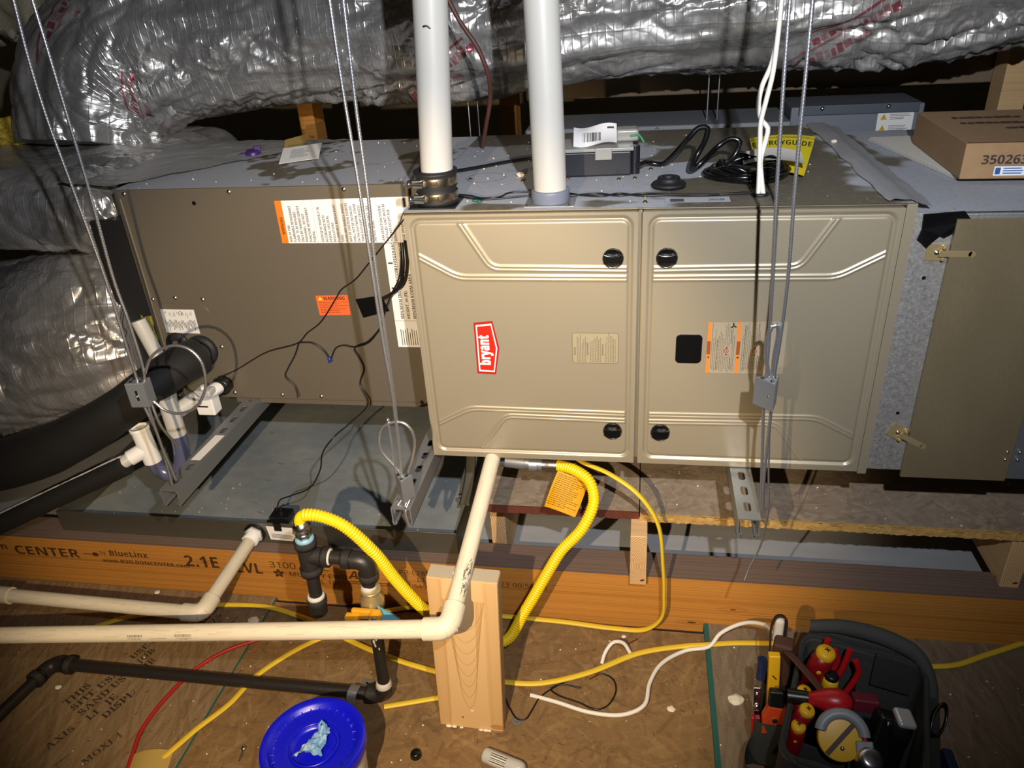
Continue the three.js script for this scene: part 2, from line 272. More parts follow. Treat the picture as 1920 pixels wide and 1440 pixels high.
M.orangePlastic = std({ color: 0xd99a1c, roughness: 0.4 });
M.white = std({ color: 0xeeece6, roughness: 0.6 });
M.paper = std({ color: 0xe9e5da, roughness: 0.85 });
M.sprayFoam = std({ color: 0xa59d86, roughness: 0.9, bumpMap: repeat(fineBump, 2), bumpScale: 0.004 });
M.foamBit = std({ color: 0xe4dcc6, roughness: 0.9 });
M.teal = std({ color: 0x1f5a52, roughness: 0.75 });
const lumber = grainTex(1024, 512, '#dcb884', '#9a6a35', 90, 1, 3);
M.lumber = std({ map: repeat(lumber, 1.6, 5), roughness: 0.75 });
// dust over bronze paint on the cabinet tops: pale settled dust with swept, finger-wiped patches
const dustTop = canvas(2048, 1024, (x, w, h) => {
  x.fillStyle = '#6d675c'; x.fillRect(0, 0, w, h);
  const im = x.getImageData(0, 0, w, h), d = im.data;
  for (let j = 0; j < h; j++) for (let i = 0; i < w; i++) {
    const u = i / w * 2.2, v = j / h * 1.1;
    let k = smooth(-0.12, 0.06, noise(u * 2.4 + 0.4 * noise(u * 6, v * 6, 3), v * 3.4, 1.3) + 0.35 * noise(u * 11, v * 13, 4) + 0.24);
    k = Math.min(1, k + 0.12 * noise(u * 60, v * 60, 8));
    const a = [112, 104, 86], b = [192, 195, 200], q = (j * w + i) * 4;
    for (let c = 0; c < 3; c++) d[q + c] = a[c] + (b[c] - a[c]) * Math.max(0, k) + 8 * noise(u * 120, v * 120, 2);
  }
  x.putImageData(im, 0, 0);
  for (let i = 0; i < 500; i++) { x.fillStyle = rnd() < 0.5 ? '#33302a' : '#e6e4dc'; x.globalAlpha = rr(0.3, 0.9); x.beginPath(); x.ellipse(rnd() * w, rnd() * h, rr(0.6, 2.6), rr(0.6, 2), 0, 0, 7); x.fill(); }
  x.globalAlpha = 1;
});
const furnaceDust = canvas(1024, 860, (x, w, h) => {
  x.fillStyle = '#6d675c'; x.fillRect(0, 0, w, h);
  const im = x.getImageData(0, 0, w, h), d = im.data;
  for (let j = 0; j < h; j++) for (let i = 0; i < w; i++) {
    const u = i / w, v = j / h; // v = 0 at the back edge
    const wob = 0.10 * noise(u * 6, v * 6, 3) + 0.05 * noise(u * 20, v * 20, 4);
    let k = 1 - smooth(0.0, 0.05, u + wob - 0.50) * (1 - smooth(0, 0.04, Math.abs(v - 0.62 + wob) < 0.09 && u < 0.72 ? 1 : 0));
    k *= 1 - 0.9 * smooth(0.02, 0.1, 0.16 - Math.hypot((u - 0.30) * 1.2, (v - 0.52) * 0.8) + wob) - 0;
    k *= 1 - 0.9 * smooth(0, 0.05, 0.22 - v + wob) * (1 - smooth(0.85, 0.9, u));
    k *= 1 - 0.9 * smooth(0, 0.03, 0.07 - Math.hypot((u - 0.19) * 0.8, (v - 0.965) * 1.6) + wob * 0.6);
    k *= 1 - 0.9 * smooth(0, 0.03, 0.06 - Math.hypot((u - 0.42) * 0.6, (v - 0.95) * 1.4) + wob * 0.6);
    k = Math.max(k, smooth(0, 0.04, u - 0.93 + wob * 0.7));
    k = Math.max(0, Math.min(1, k + 0.16 * noise(u * 50, v * 50, 8)));
    const a = [104, 97, 80], b = [190, 193, 200], q = (j * w + i) * 4;
    for (let c = 0; c < 3; c++) d[q + c] = a[c] + (b[c] - a[c]) * k + 9 * noise(u * 140, v * 140, 2);
  }
  x.putImageData(im, 0, 0);
  for (let i = 0; i < 420; i++) { x.fillStyle = rnd() < 0.6 ? '#2d2a25' : '#eceae2'; x.globalAlpha = rr(0.3, 0.9); x.save(); x.translate(rnd() * w, rnd() * h); x.rotate(rnd() * 6); x.fillRect(0, 0, rr(1, 9), rr(0.8, 2)); x.restore(); }
  x.globalAlpha = 1;
});
M.furnaceDust = std({ map: furnaceDust, roughness: 0.6, metalness: 0.1 });
M.dustTop = std({ map: dustTop, roughness: 0.62, metalness: 0.1 });
const panDust = canvas(2048, 1024, (x, w, h) => {
  x.fillStyle = '#7f878a'; x.fillRect(0, 0, w, h);
  const im = x.getImageData(0, 0, w, h), d = im.data;
  for (let j = 0; j < h; j++) for (let i = 0; i < w; i++) {
    const u = i / w * 1.1, v = j / h * 0.75, q = (j * w + i) * 4;
    const k = 0.5 + 0.5 * noise(u * 5, v * 5, 2) + 0.2 * noise(u * 22, v * 30, 3);
    const a = [128, 136, 138], b = [176, 180, 176];
    for (let c = 0; c < 3; c++) d[q + c] = a[c] + (b[c] - a[c]) * k + 7 * noise(u * 150, v * 150, 5);
  }
  x.putImageData(im, 0, 0);
  for (let i = 0; i < 90; i++) { x.strokeStyle = rnd() < 0.6 ? '#4a5052' : '#9aa09c'; x.globalAlpha = rr(0.1, 0.45); x.lineWidth = rr(1, 7); const px = rnd() * w, py = rnd() * h; x.beginPath(); x.moveTo(px, py); x.lineTo(px + rr(-60, 60), py + rr(-14, 14)); x.stroke(); }
  x.globalAlpha = 0.8; x.fillStyle = '#8a8a80';                       // a slanted, straight-edged strip of flat darker grey
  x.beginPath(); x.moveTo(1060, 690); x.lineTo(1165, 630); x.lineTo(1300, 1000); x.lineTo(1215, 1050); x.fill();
  x.globalAlpha = 1; for (let i = 0; i < 260; i++) { x.fillStyle = rnd() < 0.3 ? '#222' : '#c9c8bd'; x.globalAlpha = rr(0.3, 0.9); x.beginPath(); x.arc(rnd() * w, rnd() * h, rr(0.6, 2.4), 0, 7); x.fill(); }
  x.globalAlpha = 1;
});
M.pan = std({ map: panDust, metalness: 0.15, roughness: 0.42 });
M.panSide = std({ color: 0x7c7a6d, metalness: 0.75, roughness: 0.38 });
// floor boards
const osb = [
  strands(1024, '#9c8058', ['#a98c64', '#8d704a', '#b39a70', '#82653f', '#a1845a'], 4200, [40, 200], [2, 9], 1.4),
  strands(1024, '#967548', ['#a68450', '#86663c', '#b4935e', '#795a34', '#9c7a4a'], 5200, [14, 70], [3, 12]),
  strands(1024, '#8f7d62', ['#9b8a6c', '#83715a', '#a59678', '#78674e', '#928064'], 3600, [30, 150], [3, 12], 1.5),
];
const osbMat = osb.map((t) => { t.wrapS = t.wrapT = THREE.RepeatWrapping; t.repeat.set(0.9, 0.9); return std({ map: t, color: 0xdadae0, roughness: 0.82, bumpMap: repeat(fineBump, 4), bumpScale: 0.0012 }); });
const shelfTex = strands(1024, '#958570', ['#a39380', '#867561', '#ad9c82', '#7b6a58', '#8f7d6c', '#988772'], 3000, [30, 130], [5, 20]);
shelfTex.wrapS = shelfTex.wrapT = THREE.RepeatWrapping; shelfTex.repeat.set(1.4, 1.4);
M.shelf = std({ map: shelfTex, roughness: 0.8 });
const edgeTex = strands(512, '#b9924f', ['#d6b06c', '#8e6a34', '#e2c489', '#735025'], 1500, [12, 50], [2, 5], 0);
edgeTex.wrapS = edgeTex.wrapT = THREE.RepeatWrapping; edgeTex.repeat.set(4, 4);
M.osbEdge = std({ map: edgeTex, roughness: 0.9 });
M.redEdge = std({ color: 0x8f4a30, roughness: 0.85, bumpMap: repeat(fineBump, 8), bumpScale: 0.003 });
const lvlTex = grainTex(2048, 256, '#c8893a', '#7d4a14', 120, 5, 3);
M.lvlFace = std({ map: repeat(lvlTex, 0.4, 6.8), roughness: 0.6 });
M.lvlTop = std({ map: repeat(grainTex(1024, 128, '#7a6557', '#4c3a30', 60, 0, 1), 0.5, 12), roughness: 0.8 });
M.greySheet = std({ color: 0xa4a6a6, roughness: 0.75, bumpMap: repeat(fineBump, 1), bumpScale: 0.004 });

// ---------------------------------------------------------------- the attic shell
{
  const floor = new THREE.Group(); floor.name = 'floor'; floor.userData.kind = 'structure'; scene.add(floor);
  const xs = [-3.05, -1.72, -0.502, 0.612, 1.83, 3.1], zs = [-0.046, 2.38, 3.0];
  for (let i = 0; i < 5; i++) for (let j = 0; j < 2; j++) {
    const up = i === 3 ? 0.012 : 0, mat = osbMat[i === 2 ? 1 : i === 3 ? 2 : 0];
    const z0 = j ? zs[1] + 0.003 : (i === 2 ? -0.03 : i === 3 ? -0.053 : zs[0]);
    obj('osb_sheet', uvBox(box(xs[i] + 0.0025, xs[i + 1] - 0.0025, -0.018 + up, up, z0, zs[j + 1])), mat, floor);
  }
  // paint on the sealed sheet edges
  obj('painted_edge', box(0.6095, 0.6143, -0.017, 0.0121, -0.053, 2.379), M.teal, floor);
  obj('painted_edge', box(0.6143, 0.6205, 0.0119, 0.0124, -0.053, 2.379), M.teal, floor);
  obj('painted_edge', box(-0.5045, -0.4995, -0.018, 0.0006, -0.04, 2.379), M.teal, floor);
  obj('subfloor', box(-3.05, 3.1, -0.05, -0.019, -0.06, 3.0), std({ color: 0x2a2018, roughness: 0.9 }), floor);
  const ink = new THREE.Color(0x2c2218);
  const stamp = (w, h, cw, draw, pos, turn) => {
    const t = canvas(cw, Math.round(cw * h / w), (x, W, H) => { x.clearRect(0, 0, W, H); x.fillStyle = '#2c2218'; draw(x, W, H); for (let i = 0; i < 1400; i++) x.clearRect(rnd() * W, rnd() * H, rr(1, 3), rr(1, 2)); });
    const g = new THREE.PlaneGeometry(w, h); g.rotateX(-Math.PI / 2); g.rotateY(turn); g.translate(...pos);
    return obj('ink_stamp', g, std({ map: t, transparent: true, roughness: 0.85, color: 0xffffff, polygonOffset: true, polygonOffsetFactor: -2, opacity: 0.8 }), floor);
  };
  const lines = (x, arr, size, lh) => { x.font = `bold ${size}px serif`; arr.forEach((s, i) => x.fillText(s, 4, size + i * lh)); };
  stamp(0.24, 0.15, 512, (x) => lines(x, ['THIS', 'SITE USA', 'SAND US', 'LI   JE', '   DISPL'], 56, 62), [-0.76, 0.0008, 0.245], 1.2);
  stamp(0.10, 0.03, 256, (x) => lines(x, ['AXIS'], 66, 60), [-0.80, 0.0008, 0.40], 1.15);
  stamp(0.12, 0.03, 256, (x) => lines(x, ['—►'], 70, 60), [-0.752, 0.0008, 0.425], 1.1);
  stamp(0.10, 0.03, 256, (x) => lines(x, ['MOXI.4'], 60, 60), [-0.69, 0.0008, 0.425], 1.1);
  stamp(0.14, 0.10, 256, (x) => lines(x, ['CE', 'MAR', 'FORDI', '7ZS'], 44, 46), [-0.66, 0.0008, -0.005], 1.3);
  stamp(0.16, 0.10, 384, (x) => lines(x, ['USE IN', 'JOB', 'JR'], 60, 66), [-0.72, 0.0008, 0.13], 1.2);
  stamp(0.09, 0.007, 128, (x, W, H) => { x.fillRect(0, 0, W, H); }, [-0.79, 0.0008, 0.325], -0.05);
  stamp(0.075, 0.04, 128, (x) => lines(x, ['▬▬▬', '▬▬▬'], 24, 26), [-1.02, 0.0008, 0.09], 0.1);

  struct('floor_back', box(-3.05, 3.1, -0.04, 0.065, -3.2, -0.15), M.greySheet);
  const foamWall = (name, w, h, at, rot, amp, seg = 40) => {
    const g = new THREE.BoxGeometry(w, h, 0.12, seg, Math.max(4, Math.round(seg * h / w)), 1), p = g.attributes.position;
    for (let i = 0; i < p.count; i++) if (p.getZ(i) > 0) p.setZ(i, 0.06 + amp * (noise(p.getX(i) * 4, p.getY(i) * 4, w) + 0.5 * noise(p.getX(i) * 11, p.getY(i) * 11, h)));
    g.rotateX(rot[0]); g.rotateY(rot[1]); g.translate(...at); g.computeVertexNormals(); return struct(name, g, M.sprayFoam);
  };
  foamWall('wall_back', 6.3, 2.9, [0, 1.35, -3.22], [0, 0], 0.04);
  foamWall('wall_left', 6.4, 2.9, [-3.08, 1.35, -0.1], [0, Math.PI / 2], 0.04);
  foamWall('wall_right', 6.4, 2.9, [3.13, 1.35, -0.1], [0, -Math.PI / 2], 0.04);
  foamWall('wall_front', 6.3, 2.9, [0, 1.35, 3.06], [0, Math.PI], 0.04);
  foamWall('ceiling', 6.3, 6.4, [0, 2.75, -0.1], [Math.PI / 2, 0], 0.05, 60);
}
// two-ply laminated beam in front of the pan
{
  const t = thing('laminated_beam', 'long orange laminated veneer beam with black printed lettering lying under the metal pan', 'beam');
  const front = obj('ply', uvBox(box(-1.9, 2.2, -0.03, 0.1465, -0.0985, -0.055)), M.lvlFace, t);
  obj('ply', uvBox(box(-1.9, 2.2, -0.03, 0.146, -0.144, -0.0995)), M.lvlFace, t);
  obj('top_edge', uvBox(box(-1.9, 2.2, 0.1466, 0.1474, -0.0983, -0.0562)), M.lvlTop, t);
  obj('top_edge', uvBox(box(-1.9, 2.2, 0.1461, 0.1470, -0.144, -0.0997)), M.lvlTop, t);
  const print = canvas(2048, 176, (x, w, h) => {
    x.clearRect(0, 0, w, h); x.fillStyle = '#3a2008';
    const X = (m) => (m + 1.36) / 1.64 * w, Y = (m) => (0.141 - m) / 0.141 * h, T = (s, m, y, px, f = 'bold', sx = 1) => { x.save(); x.translate(X(m), Y(y)); x.scale(sx, 1); x.font = `${f} ${px}px sans-serif`; x.fillText(s, 0, 0); x.restore(); };
    T('on', -1.335, 0.100, 38, 'bold', 1.3); T('CENTER', -1.27, 0.086, 52, 'bold', 1.32); x.beginPath(); x.ellipse(X(-1.015), Y(0.103), 12, 9, 0, 0, 7); x.fill(); x.fillRect(X(-1.05), Y(0.104), 40, 3);
    T('by', -1.0, 0.105, 22, 'normal'); T('BlueLinx', -0.972, 0.103, 32, 'bold', 1.1); T('www.BUILDONCENTER.com', -1.0, 0.077, 22, 'bold', 1.12);
    T('2.1E', -0.75, 0.083, 66, 'bold', 1.0); T('LVL', -0.607, 0.074, 60, 'bold', 1.0);
    T('3100 F LVL', -0.505, 0.098, 36, 'normal', 1.2); T('MURPHY EWD', -0.455, 0.072, 28, 'normal', 1.15); T('MILL 1089', -0.41, 0.052, 26, 'normal', 1.15);
    for (let k = 0; k < 5; k++) { x.beginPath(); const a = k * 1.257 - 1.57; x.ellipse(X(-0.483) + Math.cos(a) * 11, Y(0.080) + Math.sin(a) * 10, 8, 6, a, 0, 7); x.fill(); }
    T('APA', -0.29, 0.078, 46, 'bold italic', 1.1); x.fillRect(X(-0.295), Y(0.07), 160, 3); x.fillRect(X(-0.295), Y(0.063), 160, 3);
    T('PR-L280 C-S', -0.15, 0.105, 26, 'normal', 1.1); T('L1502', -0.105, 0.083, 26, 'normal', 1.1); T('D5456-R1', -0.13, 0.061, 24, 'normal', 1.1); T('2023 00:50:30', 0.085, 0.086, 26, 'normal', 1.1);
    for (let i = 0; i < 1800; i++) x.clearRect(rnd() * w, rnd() * h, rr(1, 5), 1);
  });
  obj('printed_lettering', quad([-1.36, 0.141, -0.0547], [0.28, 0.141, -0.0547], [0.28, 0, -0.0547], [-1.36, 0, -0.0547]), std({ map: print, transparent: true, roughness: 0.7, opacity: 0.72, polygonOffset: true, polygonOffsetFactor: -2 }), front);
}
// raised strand-board platform on joists
{
  const t = thing('platform_board', 'weathered brown strand board with a red painted front edge under the left furnace door', 'board');
  obj('panel', uvBox(box(0.07, 0.448, 0.2935, 0.31, -0.95, -0.094)), M.shelf, t);
  const e = new THREE.BoxGeometry(0.378, 0.0165, 0.006, 60, 1, 1), p = e.attributes.position;
  for (let i = 0; i < p.count; i++) if (p.getY(i) < 0) p.setY(i, p.getY(i) - 0.004 * rnd());
  e.translate(0.259, 0.3017, -0.0915); e.computeVertexNormals(); obj('painted_edge', e, M.redEdge, t);
  const t2 = thing('platform_board', 'long strand board shelf with a raw splintered edge running under the right furnace door', 'board');
  obj('panel', uvBox(box(0.4505, 2.2, 0.2925, 0.31, -0.95, -0.090)), M.shelf, t2);
  const e2 = new THREE.BoxGeometry(1.7495, 0.0175, 0.005, 300, 2, 1), q = e2.attributes.position;
  for (let i = 0; i < q.count; i++) { if (q.getY(i) < 0) q.setY(i, q.getY(i) - 0.004 * rnd()); if (q.getZ(i) > 0) q.setZ(i, q.getZ(i) + 0.003 * rnd()); }
  e2.translate(1.32525, 0.30125, -0.0875); e2.computeVertexNormals(); obj('raw_edge', uvBox(e2), M.osbEdge, t2);
  const ring = canvas(256, 1024, (x, w, h) => { x.fillStyle = '#d9b581'; x.fillRect(0, 0, w, h); x.strokeStyle = '#8e5a2a'; for (let r = 30; r < 1100; r += 42) { x.globalAlpha = 0.7; x.lineWidth = 9; x.beginPath(); x.ellipse(300, 620, r * 0.62, r, 0, 0, 7); x.stroke(); } x.globalAlpha = 1; x.fillStyle = '#6a1f14'; x.beginPath(); x.ellipse(200, 930, 40, 22, -0.4, 0, 7); x.fill(); });
  const joist = (label, x0, x1, zf, y0 = 0.1476) => {
    const j = thing('platform_joist', label, 'joist', [0, 0, 0], 0, 'joists under the strand-board shelf');
    obj('timber', uvBox(rbox(x0, x1, y0, 0.2915, -0.95, zf, 0.002)), M.lumber, j);
    obj('end_grain', quad([x0 + 0.001, 0.2905, zf + 0.0006], [x1 - 0.001, 0.2905, zf + 0.0006], [x1 - 0.001, y0 + 0.001, zf + 0.0006], [x0 + 0.001, y0 + 0.001, zf + 0.0006]), std({ map: ring, roughness: 0.85 }), j);
  };
  joist('pale joist end with dark growth rings jutting over the beam below the board joint', 0.430, 0.468, -0.027);
  joist('pale sawn joist carrying the far end of the strand-board shelf', 1.252, 1.292, -0.095);
  joist('joist end in shadow behind the drain pipe under the red-edged board', 0.075, 0.113, -0.16, 0.066);
}
// ---------------------------------------------------------------- drain pan
{
  const t = thing('drain_pan', 'wide shallow grey sheet-metal drain pan under the coil cabinet', 'drain pan');
  const x0 = -1.124, x1 = 0.0, zf = -0.093, zb = -0.86, y0 = 0.148, y1 = 0.212;
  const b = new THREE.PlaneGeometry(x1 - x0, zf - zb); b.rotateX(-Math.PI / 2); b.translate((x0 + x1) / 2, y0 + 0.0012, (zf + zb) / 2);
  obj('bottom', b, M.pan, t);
  obj('underside', box(x0, x1, y0 - 0.0006, y0 + 0.0004, zb, zf), M.panSide, t);
  obj('front_wall', [box(x0, x1, y0, y1, zf - 0.0012, zf), cyl([x0, y1, zf - 0.001], [x1, y1, zf - 0.001], 0.0022, 0.0022, 8)], M.panSide, t);
  obj('back_wall', box(x0, x1, y0, y1, zb, zb + 0.0012), M.panSide, t);
  for (const x of [x0, x1]) obj('side_wall', [box(x - 0.0006, x + 0.0006, y0, y1, zb, zf), cyl([x, y1, zb], [x, y1, zf], 0.0022, 0.0022, 8)], M.panSide, t);
  obj('corner_fold', quad([x0, y1 - 0.001, zf - 0.001], [x0 + 0.07, y1 - 0.006, zf - 0.004], [x0 + 0.07, y0 + 0.002, zf - 0.004], [x0, y0 + 0.002, zf - 0.002]), M.panSide, t);
  obj('corner_fold', quad([x1 - 0.08, y1 - 0.008, zf - 0.004], [x1, y1 - 0.001, zf - 0.002], [x1, y0 + 0.002, zf - 0.002], [x1 - 0.08, y0 + 0.002, zf - 0.004]), M.panSide, t);
  const lt = canvas(256, 110, (x, w, h) => { x.fillStyle = '#efece6'; x.fillRect(0, 0, w, h); x.fillStyle = '#555'; for (let r = 0; r < 4; r++) x.fillRect(20, 62 + r * 9, 150 + 40 * rnd(), 4); x.fillStyle = '#222'; for (const k of [190, 205, 220]) x.fillRect(k, 30, 6, 22); });
  obj('spec_sticker', quad([-0.510, 0.204, zf + 0.0008], [-0.410, 0.202, zf + 0.0008], [-0.416, 0.158, zf + 0.0008], [-0.505, 0.160, zf + 0.0008]), std({ map: lt, roughness: 0.6 }), t);
  // twisted hanging tab at the right-hand corner
  obj('bent_tab', sweep([[-0.004, 0.212, -0.21], [0.002, 0.26, -0.27], [-0.002, 0.31, -0.33]], 0.014, { flat: 0.08, step: 0.01, rad: 8 }), M.panSide, t);
  obj('bolt', [cyl([-0.02, 0.222, -0.235], [0.012, 0.224, -0.232], 0.004, 0.004, 10), cyl([-0.022, 0.222, -0.235], [-0.014, 0.2225, -0.2345], 0.0075, 0.0075, 6)], M.steel, t);
}
{ // float switch clipped on the pan wall
  const t = thing('float_switch', 'small black overflow switch clipped to the front wall of the drain pan', 'switch', [-0.476, 0.212, -0.1]);
  obj('body', rbox(-0.026, 0.026, -0.008, 0.014, -0.045, -0.002, 0.003), M.black, t);
  obj('clip', [box(-0.010, 0.010, -0.02, 0.006, 0.0088, 0.0108), box(-0.010, 0.010, 0.0045, 0.0065, -0.004, 0.0108)], M.black, t);
  obj('boss', [cyl([0, 0.013, -0.024], [0, 0.02, -0.024], 0.009, 0.008, 16), cyl([0, 0.02, -0.024], [0, 0.03, -0.026], 0.004, 0.003, 10)], M.black, t);
}
// ---------------------------------------------------------------- struts
function strut(label, x, zf, zb) {
  const t = thing('strut_channel', label, 'strut', [0, 0, 0], 0, 'slotted struts carrying the furnace and coil');
  const L = zf - zb, h = [];
  for (let k = 0.03; k < L - 0.03; k += 0.051) { const p = new THREE.Path(); const a = 0.0065, c = 0.0145; p.absarc(0, k + c - a + 0.008, a, 0, Math.PI, false); p.absarc(0, k - c + a + 0.008, a, Math.PI, Math.PI * 2, false); p.closePath(); h.push(p); }
  const g = extrude([[-0.0205, 0], [0.0205, 0], [0.0205, L], [-0.0205, L]], 0.0025, 0, h); g.rotateX(-Math.PI / 2); g.translate(x, 0.5055, zf);
  obj('slotted_web', g, M.strut, t);
  for (const s of [-1, 1]) obj('flange', [box(x + s * 0.0205 - (s > 0 ? 0.0025 : 0), x + s * 0.0205 + (s < 0 ? 0.0025 : 0), 0.4665, 0.5055, zb, zf), box(s > 0 ? x + 0.0115 : x - 0.0205, s > 0 ? x + 0.0205 : x - 0.0115, 0.4665, 0.469, zb, zf), box(s > 0 ? x + 0.0115 : x - 0.014, s > 0 ? x + 0.014 : x - 0.0115, 0.4665, 0.4755, zb, zf)], M.strut, t);
  return t;
}
const strutA = strut('slotted steel strut with paper scrap poking out below the coil cabinet', -0.54, 0.168, -0.80);
obj('paper_label', quad([-0.552, 0.5086, 0.055], [-0.529, 0.5086, 0.055], [-0.524, 0.5086, -0.05], [-0.548, 0.5086, -0.05]).rotateX(0), M.paper, strutA);
strut('slotted steel strut under the corner of the left furnace door', -0.02, 0.19, -0.80);
strut('slotted steel strut jutting over the platform below the right furnace door', 0.65, 0.168, -0.80);

// ---------------------------------------------------------------- furnace
const sdSeg = (px, py, a, b) => { const x = px - a[0], y = py - a[1], bx = b[0] - a[0], by = b[1] - a[1], h = Math.max(0, Math.min(1, (x * bx + y * by) / (bx * bx + by * by))); return Math.hypot(x - bx * h, y - by * h); };
function roundCorners(pl, r) { const o = [pl[0]]; for (let i = 1; i < pl.length - 1; i++) { const p = pl[i], a = pl[i - 1], b = pl[i + 1]; const da = Math.hypot(a[0] - p[0], a[1] - p[1]), db = Math.hypot(b[0] - p[0], b[1] - p[1]); const A = [p[0] + (a[0] - p[0]) / da * r, p[1] + (a[1] - p[1]) / da * r], B = [p[0] + (b[0] - p[0]) / db * r, p[1] + (b[1] - p[1]) / db * r]; for (let k = 0; k <= 4; k++) { const t = k / 4, u = 1 - t; o.push([u * u * A[0] + 2 * u * t * p[0] + t * t * B[0], u * u * A[1] + 2 * u * t * p[1] + t * t * B[1]]); } } o.push(pl.at(-1)); return o; }
// one door skin: local x 0..w, y 0..h, pressed pattern; mirror flips it
function doorSkin(w, h, mirror) {
  const pats = [
    [[0.016, 0.455], [0.093, 0.411], [0.412, 0.409]], [[0.106, 0.519], [0.158, 0.430], [0.412, 0.4265]],
    [[0.016, 0.081], [0.091, 0.1215], [0.412, 0.1175]], [[0.110, 0.026], [0.164, 0.1055], [0.412, 0.1015]],
  ].map((p) => roundCorners(p, 0.018));
  const nx = 230, ny = 288, g = new THREE.PlaneGeometry(w, h, nx, ny), p = g.attributes.position;
  const fx0 = 0.0135, fx1 = 0.4185, fy0 = 0.018, fy1 = 0.522, cr = 0.016;
  for (let i = 0; i < p.count; i++) {
    let x = p.getX(i) + w / 2; const y = p.getY(i) + h / 2; if (mirror) x = w - x;
    const qx = Math.abs(x - (fx0 + fx1) / 2) - (fx1 - fx0) / 2 + cr, qy = Math.abs(y - (fy0 + fy1) / 2) - (fy1 - fy0) / 2 + cr;
    const d = Math.hypot(Math.max(qx, 0), Math.max(qy, 0)) + Math.min(Math.max(qx, qy), 0) - cr;
    let z = -0.0045 * Math.pow(1 - smooth(0, 0.0062, Math.abs(d)), 1);        // pressed channel round the panel
    if (d < 0) { z -= 0.0005;
      if (d < -0.004) for (const pl of pats) { let m = 1; if (Math.abs(y - pl[pl.length - 1][1]) < 0.16) for (let k = 0; k < pl.length - 1; k++) m = Math.min(m, sdSeg(x, y, pl[k], pl[k + 1])); if (m < 0.0085) { const b = Math.abs(m - 0.0032); z += 0.0021 * (1 - smooth(0, 0.0044, b)) - 0.0004 * (1 - smooth(0, 0.003, m)); } }
    }
    p.setZ(i, z);
  }
  g.computeVertexNormals(); return g;
}
function knob(parent, x, y) {
  const k = new THREE.Group(); k.name = 'quarter_turn_knob'; k.position.set(x, y, 0); parent.add(k);
  obj('knob_disc', lathe([[0, 0], [0.0188, 0], [0.0192, 0.004], [0.0186, 0.0062], [0.0172, 0.0066], [0.0165, 0.005], [0.006, 0.005], [0, 0.005]], [0, 0, -0.001], [0, 0, 1], 32), M.blackGloss, k);
  const s = new THREE.Shape(); s.moveTo(-0.0160, 0.0078); s.quadraticCurveTo(0, 0.0022, 0.0160, 0.0078); s.lineTo(0.0160, -0.0078); s.quadraticCurveTo(0, -0.0012, -0.0160, -0.0078); s.closePath();
  const g = new THREE.ExtrudeGeometry(s, { depth: 0.004, bevelEnabled: true, bevelSize: 0.0012, bevelThickness: 0.0026, bevelSegments: 4, curveSegments: 12 }); g.translate(0, 0, 0.003);
  obj('grip', g, M.blackGloss, k);
}
